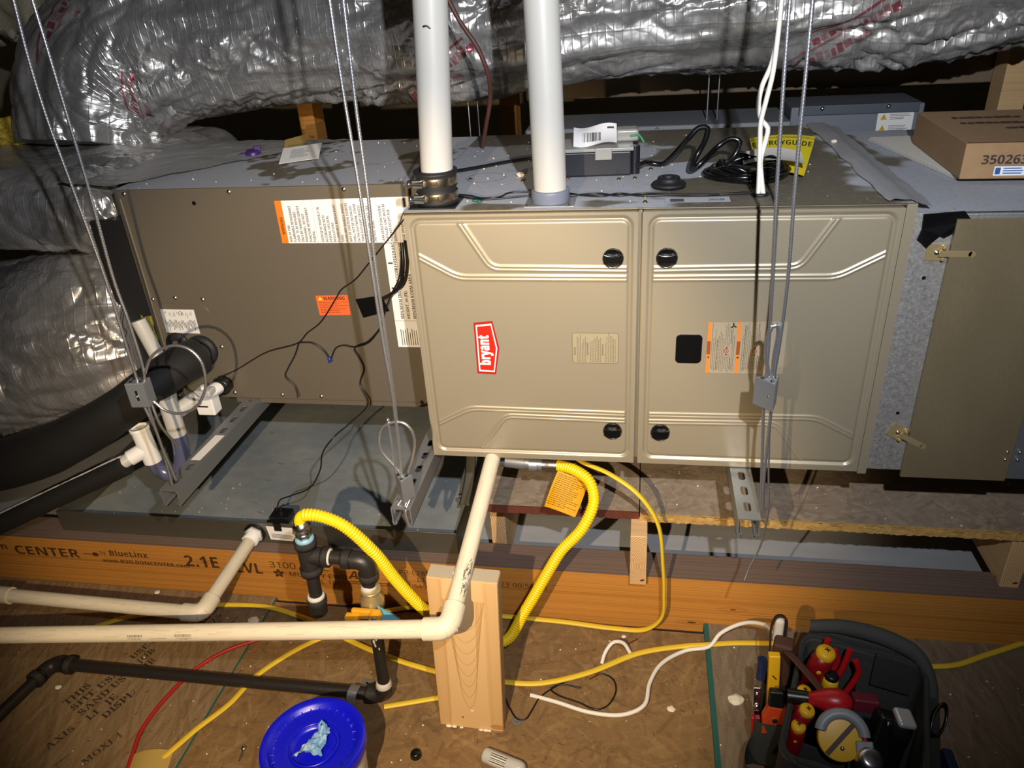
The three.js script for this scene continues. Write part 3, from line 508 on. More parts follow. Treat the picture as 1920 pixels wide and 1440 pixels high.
{
  const t = thing('furnace', 'tan horizontal gas furnace with two pressed steel doors and black quarter-turn knobs', 'furnace');
  const W = 0.889, T = 1.05, B = 0.5085, zb = -0.75;
  const dust = new THREE.PlaneGeometry(W, 0.745); dust.rotateX(-Math.PI / 2); dust.translate(W / 2, T + 0.0004, -0.377);
  obj('casing', [rbox(0.0, W + 0.004, B, T, zb, -0.022, 0.004)], M.paint, t);
  obj('dusty_top', dust, M.furnaceDust, t);
  obj('casing_flange', [box(0.877, 0.8935, B - 0.004, T, -0.03, -0.002), box(0.0, 0.003, B, T - 0.006, -0.03, -0.004), box(0, W, T - 0.004, T, -0.03, -0.012)], M.paint, t);
  for (const [x0, x1, mir] of [[0.002, 0.4335, false], [0.4415, 0.8755, true]]) {
    const door = new THREE.Group(); door.name = 'door'; door.position.set(x0, B + 0.002, 0); t.add(door);
    const w = x1 - x0, h = T - B - 0.008, sk = doorSkin(w, h, mir); sk.translate(w / 2, h / 2, 0.0);
    obj('pressed_panel', sk, M.paint, door);
    obj('door_edge', [box(0, 0.0012, 0, h, -0.022, -0.0002), box(w - 0.0012, w, 0, h, -0.022, -0.0002), box(0, w, h - 0.0012, h, -0.022, -0.0002), box(0, w, 0, 0.0012, -0.022, -0.0002)], M.paint, door);
    for (const y of [0.449, 0.078]) knob(door, mir ? 0.0445 : 0.3875, y);
    if (!mir) {
      // emblem
      const P = [[0.115, 0.3175], [0.153, 0.3215], [0.163, 0.2625], [0.152, 0.2035], [0.114, 0.2055]], cx = 0.1385, cy = 0.2625;
      const sh = (k) => P.map(([x, y]) => [cx + (x - cx) * k, cy + (y - cy) * (1 - (1 - k) * 0.55)]);
      const poly = (pts, z, th) => { const g = extrude(pts, th, 0); g.translate(0, 0, z); return g; };
      const em = obj('emblem', poly(P, 0, 0.0012), std({ color: 0xa31c16, roughness: 0.4 }), door);
      obj('emblem_border', poly(sh(0.84), 0.0012, 0.0002), std({ color: 0xf6efe2, roughness: 0.5 }), em);
      obj('emblem_field', poly(sh(0.73), 0.0014, 0.0002), std({ color: 0xd6210f, roughness: 0.4 }), em);
      const tx = canvas(512, 180, (x, w2, h2) => { x.clearRect(0, 0, w2, h2); x.fillStyle = '#fff4ec'; x.save(); x.scale(0.80, 1); x.font = 'bold 158px sans-serif'; x.lineWidth = 7; x.strokeStyle = '#fff4ec'; x.fillText('bryant', 24, 128); x.strokeText('bryant', 24, 128); x.restore(); });
      obj('emblem_lettering', quad([0.1185, 0.221, 0.0018], [0.1185, 0.306, 0.0018], [0.1525, 0.306, 0.0018], [0.1525, 0.221, 0.0018]), std({ map: tx, transparent: true, roughness: 0.5 }), em);
      const lt = canvas(512, 400, (x, w2, h2) => {
        x.clearRect(0, 0, w2, h2); x.strokeStyle = '#6b5e42'; x.lineWidth = 5; x.beginPath(); x.roundRect(6, 6, w2 - 12, h2 - 12, 26); x.fillStyle = 'rgba(196,182,148,0.35)'; x.fill(); x.stroke();
        x.fillStyle = '#4a4030'; x.save(); x.translate(0, h2); x.rotate(-Math.PI / 2); x.font = 'bold 22px sans-serif';
        for (const [s, y] of [['▲ WARNING', 40], ['▲ AVERTISSEMENT', 180], ['▲ ADVERTENCIA', 345]]) x.fillText(s, 90, y);
        x.globalAlpha = 0.6; for (let k = 0; k < 24; k++) { const y = 58 + k * 18; if ([6, 7, 15, 16].includes(k)) continue; let px = 20; const end = rr(250, 375); while (px < end) { const l = rr(10, 44); x.fillRect(px, y, l, 5); px += l + 5; } }
        x.restore();
      });
      obj('warning_sticker', quad([0.308, 0.299, 0.0008], [0.399, 0.299, 0.0008], [0.399, 0.232, 0.0008], [0.308, 0.232, 0.0008]), std({ map: lt, transparent: true, roughness: 0.5 }), door);
    } else {
      const g = new THREE.ExtrudeGeometry((() => { const s = new THREE.Shape(), x0 = 0.0685, x1 = 0.1155, y0 = 0.2375, y1 = 0.2965, r = 0.008; s.moveTo(x0 + r, y0); s.lineTo(x1 - r, y0); s.absarc(x1 - r, y0 + r, r, -Math.PI / 2, 0); s.lineTo(x1, y1 - r); s.absarc(x1 - r, y1 - r, r, 0, Math.PI / 2); s.lineTo(x0 + r, y1); s.absarc(x0 + r, y1 - r, r, Math.PI / 2, Math.PI); s.lineTo(x0, y0 + r); s.absarc(x0 + r, y0 + r, r, Math.PI, Math.PI * 1.5); return s; })(), { depth: 0.0015, bevelEnabled: true, bevelSize: 0.0008, bevelThickness: 0.0006, bevelSegments: 2 });
      obj('sight_glass', g, M.blackGloss, door);
      const lt = canvas(768, 576, (x, w2, h2) => {
        x.clearRect(0, 0, w2, h2); x.fillStyle = 'rgba(200,190,164,0.35)'; x.strokeStyle = '#8a7f68'; x.lineWidth = 4; x.beginPath(); x.roundRect(3, 3, w2 - 6, h2 - 6, 12); x.fill(); x.stroke();
        for (const bx of [6, 292]) { x.fillStyle = '#d07a2c'; x.fillRect(bx, 4, 34, h2 - 8); x.fillStyle = '#8e4412'; x.fillRect(bx, 210, 34, 150); x.fillStyle = '#3a1c08'; x.beginPath(); x.moveTo(bx + 4, 392); x.lineTo(bx + 28, 380); x.lineTo(bx + 28, 404); x.fill(); }
        x.fillStyle = '#5a5040'; x.save(); x.translate(0, h2); x.rotate(-Math.PI / 2); x.globalAlpha = 0.65;
        for (let k = 0; k < 32; k++) { const y = 50 + k * 16.5; if (y > 280 && y < 338) continue; if (y > 560) break; let px = rr(16, 60); const end = rr(360, 556); while (px < end) { const l = rr(10, 50); if (!(px > 190 && px < 300 && (y % 290 > 170 && y % 290 < 240))) x.fillRect(px, y, l, k % 8 === 3 ? 9 : 5); px += l + 6; } }
        x.restore(); x.globalAlpha = 1;
        for (const cx of [196, 470]) { x.strokeStyle = '#a8322c'; x.lineWidth = 6; x.beginPath(); x.arc(cx, 320, 20, 0, 7); x.stroke(); x.beginPath(); x.moveTo(cx - 14, 306); x.lineTo(cx + 14, 334); x.stroke(); x.fillStyle = '#1d1a16'; for (const yy of [282, 358]) { x.beginPath(); x.moveTo(cx - 12, yy + 8); x.lineTo(cx + 12, yy + 8); x.lineTo(cx + 2, yy - 10); x.fill(); } }
        for (const cx of [252, 600]) for (let k = 0; k < 3; k++) { const a = k * 2.09 + 0.4; x.fillStyle = '#1d1a16'; x.beginPath(); x.ellipse(cx + Math.cos(a) * 16, 46 + Math.sin(a) * 16, 15, 8, a, 0, 7); x.fill(); }
      });
      obj('warning_sticker', quad([0.1245, 0.3235, 0.0008], [0.268, 0.3265, 0.0008], [0.270, 0.2155, 0.0008], [0.1245, 0.2155, 0.0008]), std({ map: lt, transparent: true, roughness: 0.5 }), door);
    }
  }
  // screws along the top
  for (const [x, , z] of DATA.screws) obj('screw', [lathe([[0, 0.0042], [0.0024, 0.0038], [0.0036, 0.002], [0.0048, 0.0008], [0.0048, 0], [0, 0]], [x, T + 0.0006, z], [0, 1, 0], 10)], M.goldScrew, t);
  const st = canvas(512, 64, (x, w, h) => { x.fillStyle = '#b9bcbe'; x.fillRect(0, 0, w, h); x.fillStyle = '#4b4d50'; x.save(); x.translate(w, h); x.rotate(Math.PI); x.font = 'bold 34px sans-serif'; x.fillText('BRYANT', 40, 44); x.fillRect(360, 12, 110, 34); x.restore(); });
  obj('top_sticker', quad([0.480, T + 0.0012, -0.067], [0.594, T + 0.0012, -0.067], [0.594, T + 0.0012, -0.03], [0.480, T + 0.0012, -0.03]), std({ map: st, roughness: 0.5 }), t);
  // vent collar plates
  obj('vent_plate', rbox(0.008, 0.098, T, T + 0.0035, -0.098, -0.014, 0.0015), M.black, t);
  obj('vent_plate', rbox(0.226, 0.318, T, T + 0.0025, -0.095, -0.016, 0.001), M.galv, t);
  const ring = (x, z, r) => { const g = new THREE.RingGeometry(r - 0.0012, r, 40); g.rotateX(-Math.PI / 2); g.translate(x, T + 0.0009, z); return g; };
  obj('knockout_rim', [ring(0.11, -0.26, 0.042)], std({ color: 0x58554c, roughness: 0.7 }), t);
  obj('rubber_bushing', (() => { const g = new THREE.TorusGeometry(0.012, 0.004, 8, 24); g.rotateX(Math.PI / 2); g.translate(0.6485, T + 0.002, -0.0755); return g; })(), M.rubber, t);
}
// ---------------------------------------------------------------- coil cabinet
{
  const t = thing('coil_cabinet', 'brown evaporator coil cabinet covered in warning labels beside the furnace', 'coil cabinet');
  const x0 = -0.757, x1 = -0.002, T = 1.049, B = 0.509, zf = -0.228, zb = -0.75;
  obj('casing', rbox(x0, x1, B, T, zb, zf, 0.003), M.paintDark, t);
  const d = new THREE.PlaneGeometry(x1 - x0, zf - zb - 0.004); d.rotateX(-Math.PI / 2); d.translate((x0 + x1) / 2, T + 0.0004, (zf + zb) / 2); obj('dusty_top', d, M.dustTop, t);
  obj('edge_seam', [rbox(x0 + 0.012, x0 + 0.015, B, T - 0.02, zf - 0.001, zf + 0.002, 0.0008, 1)], M.paint, t);
  // bolted piping panel with rounded corner
  const s = new THREE.Shape(); s.moveTo(x0 + 0.014, B + 0.004); s.lineTo(x0 + 0.014, 0.772); s.lineTo(-0.622, 0.768); s.absarc(-0.622, 0.742, 0.026, Math.PI / 2, 0, true); s.lineTo(-0.592, B + 0.004); s.closePath();
  const g = new THREE.ExtrudeGeometry(s, { depth: 0.0012, bevelEnabled: true, bevelSize: 0.0006, bevelThickness: 0.0006, bevelSegments: 2 }); g.translate(0, 0, zf); obj('piping_panel', g, M.paintDark, t);
  for (const [x, y] of [[-0.738, 0.782], [-0.677, 0.786], [-0.605, 0.782], [-0.588, 0.655], [-0.585, 0.525], [-0.73, 1.04], [-0.47, 1.04], [-0.2, 1.04], [-0.35, 0.52], [-0.455, 0.522]]) obj('screw', lathe([[0, 0.003], [0.0028, 0.0022], [0.005, 0.0006], [0.005, 0], [0, 0]], [x, y, zf + 0.0012], [0, 0, 1], 10), M.steel, t);
  obj('bottom_flange', box(x0 + 0.17, x1, B - 0.014, B, zf - 0.03, zf - 0.004), M.paintDark, t);
  obj('screw_hole', cyl([-0.562, 1.016, zf - 0.002], [-0.562, 1.016, zf + 0.0006], 0.005, 0.005, 12), M.black, t);
  const z = zf + 0.0014;
  const L1 = ['RISK OF FIRE', 'FLAMMABLE REFRIGERANT', 'USED. TO BE REPAIRED', 'ONLY BY TRAINED SERVICE', 'PERSONNEL. DO NOT', 'PUNCTURE REFRIGERANT', 'TUBING.', '', 'DISPOSE OF PROPERLY IN', 'ACCORDANCE WITH', 'FEDERAL OR LOCAL', 'REGULATIONS.', 'FLAMMABLE REFRIGERANT', 'USED.', 'AUXILIARY DEVICES WHICH', 'MAY BE IGNITION SOURCES', 'SHALL NOT BE INSTALLED', 'IN THE DUCTWORK, OTHER', 'THAN AUXILIARY DEVICES', 'LISTED FOR USE WITH THE', 'SPECIFIC APPLIANCE. SEE', 'INSTRUCTIONS.', '', 'LEAK DETECTION SYSTEM', 'INSTALLED. UNIT MUST BE', 'POWERED EXCEPT FOR', 'SERVICE.', '', 'READ OPERATORS', 'MANUAL'];
  const big = canvas(1200, 400, (x, w, h) => { x.fillStyle = '#ebe9e4'; x.fillRect(0, 0, w, h); x.fillStyle = '#e0791c'; x.fillRect(0, 0, 62, h); x.save(); x.translate(0, h); x.rotate(-Math.PI / 2); x.fillStyle = '#40200a'; x.font = 'bold 34px sans-serif'; x.fillText('▲ WARNING ▲', 60, 45); x.fillStyle = '#33312e'; x.font = 'bold 31px sans-serif'; L1.forEach((q, i) => { x.save(); x.translate(10, 100 + i * 36.5); x.scale(0.86, 1); x.fillText(q, 0, 0); x.restore(); }); x.restore(); x.strokeStyle = '#888'; x.lineWidth = 2; for (const q of [335, 600, 905, 1080]) { x.beginPath(); x.moveTo(q, 0); x.lineTo(q, h); x.stroke(); } });
  obj('warning_label', quad([-0.367, 1.018, z], [-0.055, 1.022, z], [-0.055, 0.920, z], [-0.368, 0.921, z]), std({ map: big, roughness: 0.55 }), t);
  const vl = canvas(256, 1024, (x, w, h) => { x.fillStyle = '#e6e3db'; x.fillRect(0, 0, w, h); x.fillStyle = '#2e2c28'; x.save(); x.translate(0, h); x.rotate(-Math.PI / 2); x.font = 'bold 40px sans-serif'; x.fillText('MINIMUM INSTALLATION', 290, 90); x.fillText('HEIGHT, m (ft)', 290, 145); x.fillText('MINIMUM ROOM AREA', 290, 200); x.fillText('REFRIGERANT', 770, 90); x.fillText('SAFETY GROUP', 740, 150); x.fillRect(270, 0, 3, 256); for (let k = 0; k < 10; k++) { x.fillRect(20, 40 + k * 20, rr(130, 230), 6); } x.fillRect(590, 14, 14, 40); x.fillRect(830, 14, 14, 40); x.restore(); });
  obj('charge_label', quad([-0.127, 0.919, z], [-0.058, 0.919, z], [-0.058, 0.663, z], [-0.127, 0.663, z]), std({ map: vl, roughness: 0.55 }), t);
  const ow = canvas(320, 200, (x, w, h) => { x.fillStyle = '#e8642c'; x.fillRect(0, 0, w, h); x.fillStyle = '#f3d21c'; x.beginPath(); x.moveTo(18, 46); x.lineTo(66, 46); x.lineTo(42, 12); x.fill(); x.fillStyle = '#3d1c0e'; x.font = 'bold 44px sans-serif'; x.fillText('WARNING', 74, 46); x.globalAlpha = 0.55; for (let k = 0; k < 7; k++) { let px = 22; const e = rr(200, 300); while (px < e) { const l = rr(10, 38); x.fillRect(px, 66 + k * 17, l, 6); px += l + 6; } } });
  obj('orange_warning_label', quad([-0.313, 0.793, z], [-0.233, 0.795, z], [-0.233, 0.745, z], [-0.311, 0.743, z]), std({ map: ow, roughness: 0.6 }), t);
  const sp = canvas(384, 272, (x, w, h) => { x.fillStyle = '#e4e2dc'; x.fillRect(0, 0, w, h); x.fillStyle = '#34332f'; for (let k = 0; k < 22; k++) { const px = 20 + k * 16; x.fillRect(px, rr(110, 150), 6, rr(60, 110)); if (k % 3) x.fillRect(px, rr(20, 40), 4, rr(20, 60)); } x.lineWidth = 4; x.strokeStyle = '#5a2020'; x.save(); x.translate(220, 42); x.rotate(0.785); x.strokeRect(-17, -17, 34, 34); x.restore(); });
  obj('rating_plate', quad([-0.725, 0.757, z + 0.001], [-0.635, 0.756, z + 0.001], [-0.635, 0.692, z + 0.001], [-0.726, 0.694, z + 0.001]), std({ map: sp, roughness: 0.5 }), t);
  obj('black_tape_patch', quad([-0.215, 0.785, z + 0.001], [-0.151, 0.795, z + 0.001], [-0.136, 0.756, z + 0.001], [-0.203, 0.738, z + 0.001]), M.blackGloss, t);
  obj('pipe_grommet', [lathe([[0.028, 0], [0.04, 0], [0.042, 0.01], [0.034, 0.016], [0.028, 0.016]], [-0.64, 0.647, zf], [0, 0, 1], 28), lathe([[0.012, 0], [0.03, 0], [0.031, 0.008], [0.02, 0.012], [0.012, 0.012]], [-0.702, 0.664, zf], [0, 0, 1], 24)], M.rubber, t);
  obj('drain_boss', lathe([[0, 0], [0.024, 0], [0.024, 0.02], [0.02, 0.026], [0, 0.026]], [-0.607, 0.551, zf], [0, 0, 1], 24), M.black, t);
}
// ---------------------------------------------------------------- right-hand return plenum
{
  const t = thing('return_plenum', 'galvanized sheet-metal return plenum box with a filter door beside the furnace', 'plenum');
  const galvTex = dataTex(512, (u, v) => { const q = 0.62 + 0.07 * tn(u, v, 30, 51) + 0.10 * tn(u, v, 70, 52); return [q, q * 0.985, q * 0.95]; }, true);
  const gm = std({ map: repeat(galvTex, 3), metalness: 0.55, roughness: 0.5, bumpMap: repeat(fineBump, 3), bumpScale: 0.0006 });
  obj('filter_rack', uvBox(rbox(0.896, 0.970, 0.508, 1.032, -0.74, -0.014, 0.002)), gm, t);
  const sheen = dataTex(256, (u, v) => 0.36 + 0.1 * tn(u, v, 3, 61) + 0.05 * tn(u, v, 40, 62));
  const sm = std({ color: 0xa39473, metalness: 0.65, roughness: 1, roughnessMap: sheen });
  obj('body', rbox(0.972, 2.0, 0.50, 1.030, -0.74, -0.012, 0.003), M.galv, t);
  obj('filter_door', [box(0.960, 1.150, 0.499, 1.022, -0.0105, -0.004)], sm, t);
  obj('side_sheet', [box(1.152, 1.9, 0.503, 1.018, -0.0115, -0.007)], M.greySheetMetal = std({ color: 0x8f9496, metalness: 0.7, roughness: 0.4 }), t);
  const top = new THREE.PlaneGeometry(1.1, 0.73); top.rotateX(-Math.PI / 2); top.translate(1.446, 1.0325, -0.378); obj('dusty_top', top, std({ map: repeat(dustTop, 0.8, 0.6), color: 0xe2e6ea, roughness: 0.6 }), t);
  for (const [x, y] of [[1.140, 0.566], [1.162, 0.566], [1.140, 0.549], [1.162, 0.549]]) obj('rivet', ball([x, y, -0.004], 0.0032), M.steel, t);
  for (const [x, y] of [[0.93, 0.915], [0.934, 0.64]]) obj('screw_hole', cyl([x, y, -0.016], [x, y, -0.0134], 0.0035, 0.0035, 10), M.black, t);
  for (const [x, y, a] of [[0.945, 0.962, -0.02], [0.944, 0.596, -0.5]]) {
    const k = new THREE.Group(); k.name = 'spring_latch'; k.position.set(x, y, -0.012); k.rotation.z = a; t.add(k);
    obj('latch_plate', box(-0.021, 0.012, -0.0145, 0.0145, -0.0015, 0.0012), M.brass, k);
    obj('latch_arm', [rbox(-0.002, 0.05, -0.0058, 0.0058, 0.006, 0.0085, 0.001), rbox(0.003, 0.009, -0.0135, -0.007, 0, 0.009, 0.0015), rbox(0.003, 0.009, 0.007, 0.0135, 0, 0.009, 0.0015), cyl([0.05, 0, 0.006], [0.05, 0, 0.0085], 0.0058, 0.0058, 16), cyl([0.04, 0, 0.002], [0.04, 0, 0.0075], 0.004, 0.004, 8)], M.brass, k);
    obj('latch_screw', lathe([[0, 0.003], [0.0036, 0.002], [0.0046, 0], [0, 0]], [-0.004, 0, 0.0012], [0, 0, 1], 12), M.steel, k);
  }
}
{ // black torn sealing tape on the plenum seam
  const pts = [[-0.028, 0.022], [0.034, 0.026], [0.046, 0.012], [0.036, -0.004], [0.029, 0.006], [0.022, -0.012], [0.010, -0.018], [0.004, -0.014], [-0.006, -0.026], [-0.014, -0.036], [-0.022, -0.028], [-0.03, -0.022], [-0.026, -0.004]];
  const g = extrude(pts, 0.0016, 0.0008), p = g.attributes.position;
  for (let i = 0; i < p.count; i++) p.setZ(i, p.getZ(i) + 0.003 * noise(p.getX(i) * 60, p.getY(i) * 60, 4));
  g.computeVertexNormals(); g.translate(0.936, 1.008, -0.0095);
  tag(obj('sealing_tape', g, M.blackGloss), 'torn scrap of shiny black sealing tape at the top of the filter rack', 'tape');
  // aluminium tape over the furnace to plenum joint
  const n = 40, w = new THREE.PlaneGeometry(0.075, 0.74, 8, n); w.rotateX(-Math.PI / 2); const q = w.attributes.position;
  for (let i = 0; i < q.count; i++) { const x = q.getX(i), z = q.getZ(i); q.setY(i, 0.0022 + 0.003 * Math.abs(noise(x * 60, z * 18, 2)) + (Math.abs(x) < 0.03 ? 0.004 : 0) * (0.6 + 0.4 * noise(3, z * 9, 1)) + (x < -0.0 ? 0.0 : -0.010 * smooth(0, 0.02, x))); q.setX(i, x + 0.008 * noise(z * 14, x * 9, 6) * (Math.abs(x) > 0.025 ? 1 : 0)); }
  w.computeVertexNormals(); w.translate(0.884, 1.0502, -0.38);
  tag(obj('foil_tape', w, std({ color: 0xa7a9aa, metalness: 0.35, roughness: 0.5, side: THREE.DoubleSide })), 'dusty aluminium tape sealing the joint between furnace and plenum tops', 'tape');
}
// ---------------------------------------------------------------- vents
function vent(label, x, z, xt, r, base, coupling) {
  const t = thing('vent_pipe', label, 'pipe', [x, base, z], 0, 'white vent pipes rising from the furnace');
  const H = 1.5, k = (xt - x) / 0.347;
  obj('pipe', sweep([[0, 0.0, 0], [k * H, H, 0]], r, { rad: 40, step: 0.1, straight: true }), M.pvc, t);
  return t;
}
{
  const v1 = vent('white vent pipe in a black rubber coupling with two steel clamps', 0.056, -0.056, 0.079, 0.0302, 1.056);
  obj('coupling', lathe([[0.030, 0], [0.0385, 0], [0.040, 0.006], [0.0385, 0.022], [0.036, 0.026], [0.0385, 0.031], [0.0385, 0.052], [0.0415, 0.056], [0.0415, 0.062], [0.030, 0.062]], [0, -0.003, 0], [0, 1, 0], 40), M.rubber, v1);
  for (const y of [0.006, 0.034]) {
    const c = obj('hose_clamp', [lathe([[0.0388, 0], [0.0402, 0], [0.0402, 0.014], [0.0388, 0.014]], [0, y, 0], [0, 1, 0], 48)], std({ color: 0xc9b79a, metalness: 1, roughness: 0.26 }), v1);
    obj('worm_screw', [rbox(-0.036, -0.016, y - 0.001, y + 0.015, 0.033, 0.043, 0.002), cyl([-0.042, y + 0.007, 0.037], [-0.012, y + 0.007, 0.041], 0.0055, 0.0055, 14), cyl([-0.044, y + 0.007, 0.0368], [-0.040, y + 0.007, 0.0373], 0.0075, 0.0075, 6)], M.steel, c);
    const sl = []; for (let k = 0; k < 9; k++) { const a = 0.05 + k * 0.055; sl.push(box(Math.sin(a - 0.2) * 0.0403 - 0.0007, Math.sin(a - 0.2) * 0.0403 + 0.0007, y + 0.003, y + 0.011, Math.cos(a - 0.2) * 0.0403 - 0.0005, Math.cos(a - 0.2) * 0.0403 + 0.0004)); } obj('band_slots', sl, M.black, c);
  }
  const mk = sweep([[0.0, 0.302, 0.0306], [0.006, 0.303, 0.0304], [0.012, 0.298, 0.0285]], 0.0016, { rad: 6, step: 0.003 }); mk.translate(0.014, 0, 0.0); obj('marker_dash', mk, M.black, v1);
  const v2 = vent('white vent pipe set in a grey plastic collar without clamps', 0.272, -0.055, 0.2675, 0.0302, 1.054);
  obj('collar', lathe([[0.0302, 0.022], [0.0345, 0.022], [0.0355, 0.018], [0.035, 0], [0.0302, 0]], [0, -0.001, 0], [0, 1, 0], 40), M.greyPvc, v2);
}
// ---------------------------------------------------------------- foil ducts
function crumple(s, a, p, k = 1) {
  const wr = noise(s * 2.2, a * 0.7, 3.1) * 0.35;
  const f1 = Math.pow(1 - Math.min(1, Math.abs(noise(s * 7 + wr * 4 + a * 0.9, a * 1.1, 1.7)) * 2.6), 2.2);
  const f2 = Math.pow(1 - Math.min(1, Math.abs(noise(s * 16 - a * 1.4, a * 2.3, 8.2)) * 2.4), 2);
  const f3 = 1 - Math.min(1, Math.abs(noise(p.x * 34, p.y * 34, p.z * 34)) * 2.2);
  const puff = noise(s * 3.1, a * 1.6, 5.5);
  const m = smooth(-0.15, 0.35, noise(s * 1.7, a * 0.8, 14.2));
  return k * (0.020 * puff - 0.017 * f1 * (0.35 + m) + 0.009 * f2 * (0.2 + m) - 0.0045 * f3 * m + 0.006 * noise(p.x * 9, p.y * 9, p.z * 9));
}
function foilDuct(pts, R, squash, { nL = 520, nA = 150, k = 1, uvs = 1 } = {}) {
  const c = new THREE.CatmullRomCurve3(pts.map(V3), false, 'centripetal'), L = c.getLength(), C = c.getSpacedPoints(nL);
  const pos = [], uv = [], idx = []; let nrm = V(0, 1, 0);
  for (let i = 0; i <= nL; i++) {
    const t = C[Math.min(nL, i + 1)].clone().sub(C[Math.max(0, i - 1)]).normalize();
    nrm = nrm.clone().addScaledVector(t, -nrm.dot(t)).normalize(); const bin = t.clone().cross(nrm);
    const s = i / nL * L, r0 = typeof R === 'function' ? R(i / nL) : R;
    for (let j = 0; j <= nA; j++) {
      const a = j / nA * Math.PI * 2, ca = Math.cos(a), sa = Math.sin(a);
      const d = nrm.clone().multiplyScalar(ca * squash).addScaledVector(bin, sa);
      const p0 = C[i].clone().addScaledVector(d, r0);
      const aw = Math.min(a, Math.PI * 2 - a), q = crumple(s, aw * 2.2, p0, k);
      const p = p0.addScaledVector(d, q);
      pos.push(p.x, p.y, p.z); uv.push(s * uvs, a * 0.2 * uvs);
    }
  }
  for (let i = 0; i < nL; i++) for (let j = 0; j < nA; j++) { const a = i * (nA + 1) + j, b = a + nA + 1; idx.push(a, a + 1, b, b, a + 1, b + 1); }
  for (const row of [0, nL]) { const ci = pos.length / 3; pos.push(C[row].x, C[row].y, C[row].z); uv.push(0, 0); for (let j = 0; j < nA; j++) { const k2 = row * (nA + 1) + j; row ? idx.push(ci, k2, k2 + 1) : idx.push(ci, k2 + 1, k2); } }
  const g = new THREE.BufferGeometry(); g.setAttribute('position', new THREE.Float32BufferAttribute(pos, 3)); g.setAttribute('uv', new THREE.Float32BufferAttribute(uv, 2)); g.setIndex(idx); g.computeVertexNormals(); return g;
}
function foilBlock(x0, x1, y0, y1, z0, z1, r, amp, seg = 110) { // puffy foil-wrapped box
  const g = new THREE.BoxGeometry(1, 1, 1, seg, seg, seg), p = g.attributes.position, n0 = g.attributes.normal.clone(), c = V((x0 + x1) / 2, (y0 + y1) / 2, (z0 + z1) / 2), h = V((x1 - x0) / 2, (y1 - y0) / 2, (z1 - z0) / 2), uv = g.attributes.uv;
  for (let i = 0; i < p.count; i++) {
    const q = V(p.getX(i) * 2 * h.x, p.getY(i) * 2 * h.y, p.getZ(i) * 2 * h.z);
    const inn = V(Math.max(-h.x + r, Math.min(h.x - r, q.x)), Math.max(-h.y + r, Math.min(h.y - r, q.y)), Math.max(-h.z + r, Math.min(h.z - r, q.z)));
    const d = q.clone().sub(inn); if (d.lengthSq() > 0) d.normalize(); else d.set(0, 1, 0);
    const w = inn.addScaledVector(d, r).add(c);
    const f1 = Math.pow(1 - Math.min(1, Math.abs(noise(w.x * 6 + w.y * 3, w.y * 5 - w.z * 2, w.z * 6)) * 2.6), 2.2), f2 = 1 - Math.min(1, Math.abs(noise(w.x * 15, w.y * 15 + w.x * 5, w.z * 15)) * 2.4), f3 = 1 - Math.min(1, Math.abs(noise(w.x * 34, w.y * 34, w.z * 34)) * 2.2);
    const m = smooth(-0.2, 0.35, noise(w.x * 2.3, w.y * 2.3, w.z * 2.3 + 7)), k = amp * (1.1 * noise(w.x * 3, w.y * 3, w.z * 3) - 0.75 * f1 * (0.3 + m) + 0.45 * f2 * f2 * (0.2 + m) - 0.22 * f3 * m + 0.25 * noise(w.x * 9, w.y * 9, w.z * 9));
    w.addScaledVector(d, k); p.setXYZ(i, w.x, w.y, w.z);
    const ax = Math.abs(n0.getX(i)), ay = Math.abs(n0.getY(i)); if (ay > 0.5) uv.setXY(i, w.x, w.z); else if (ax > 0.5) uv.setXY(i, w.z, w.y); else uv.setXY(i, w.x, w.y);
  }
  g.computeVertexNormals(); return g;
}
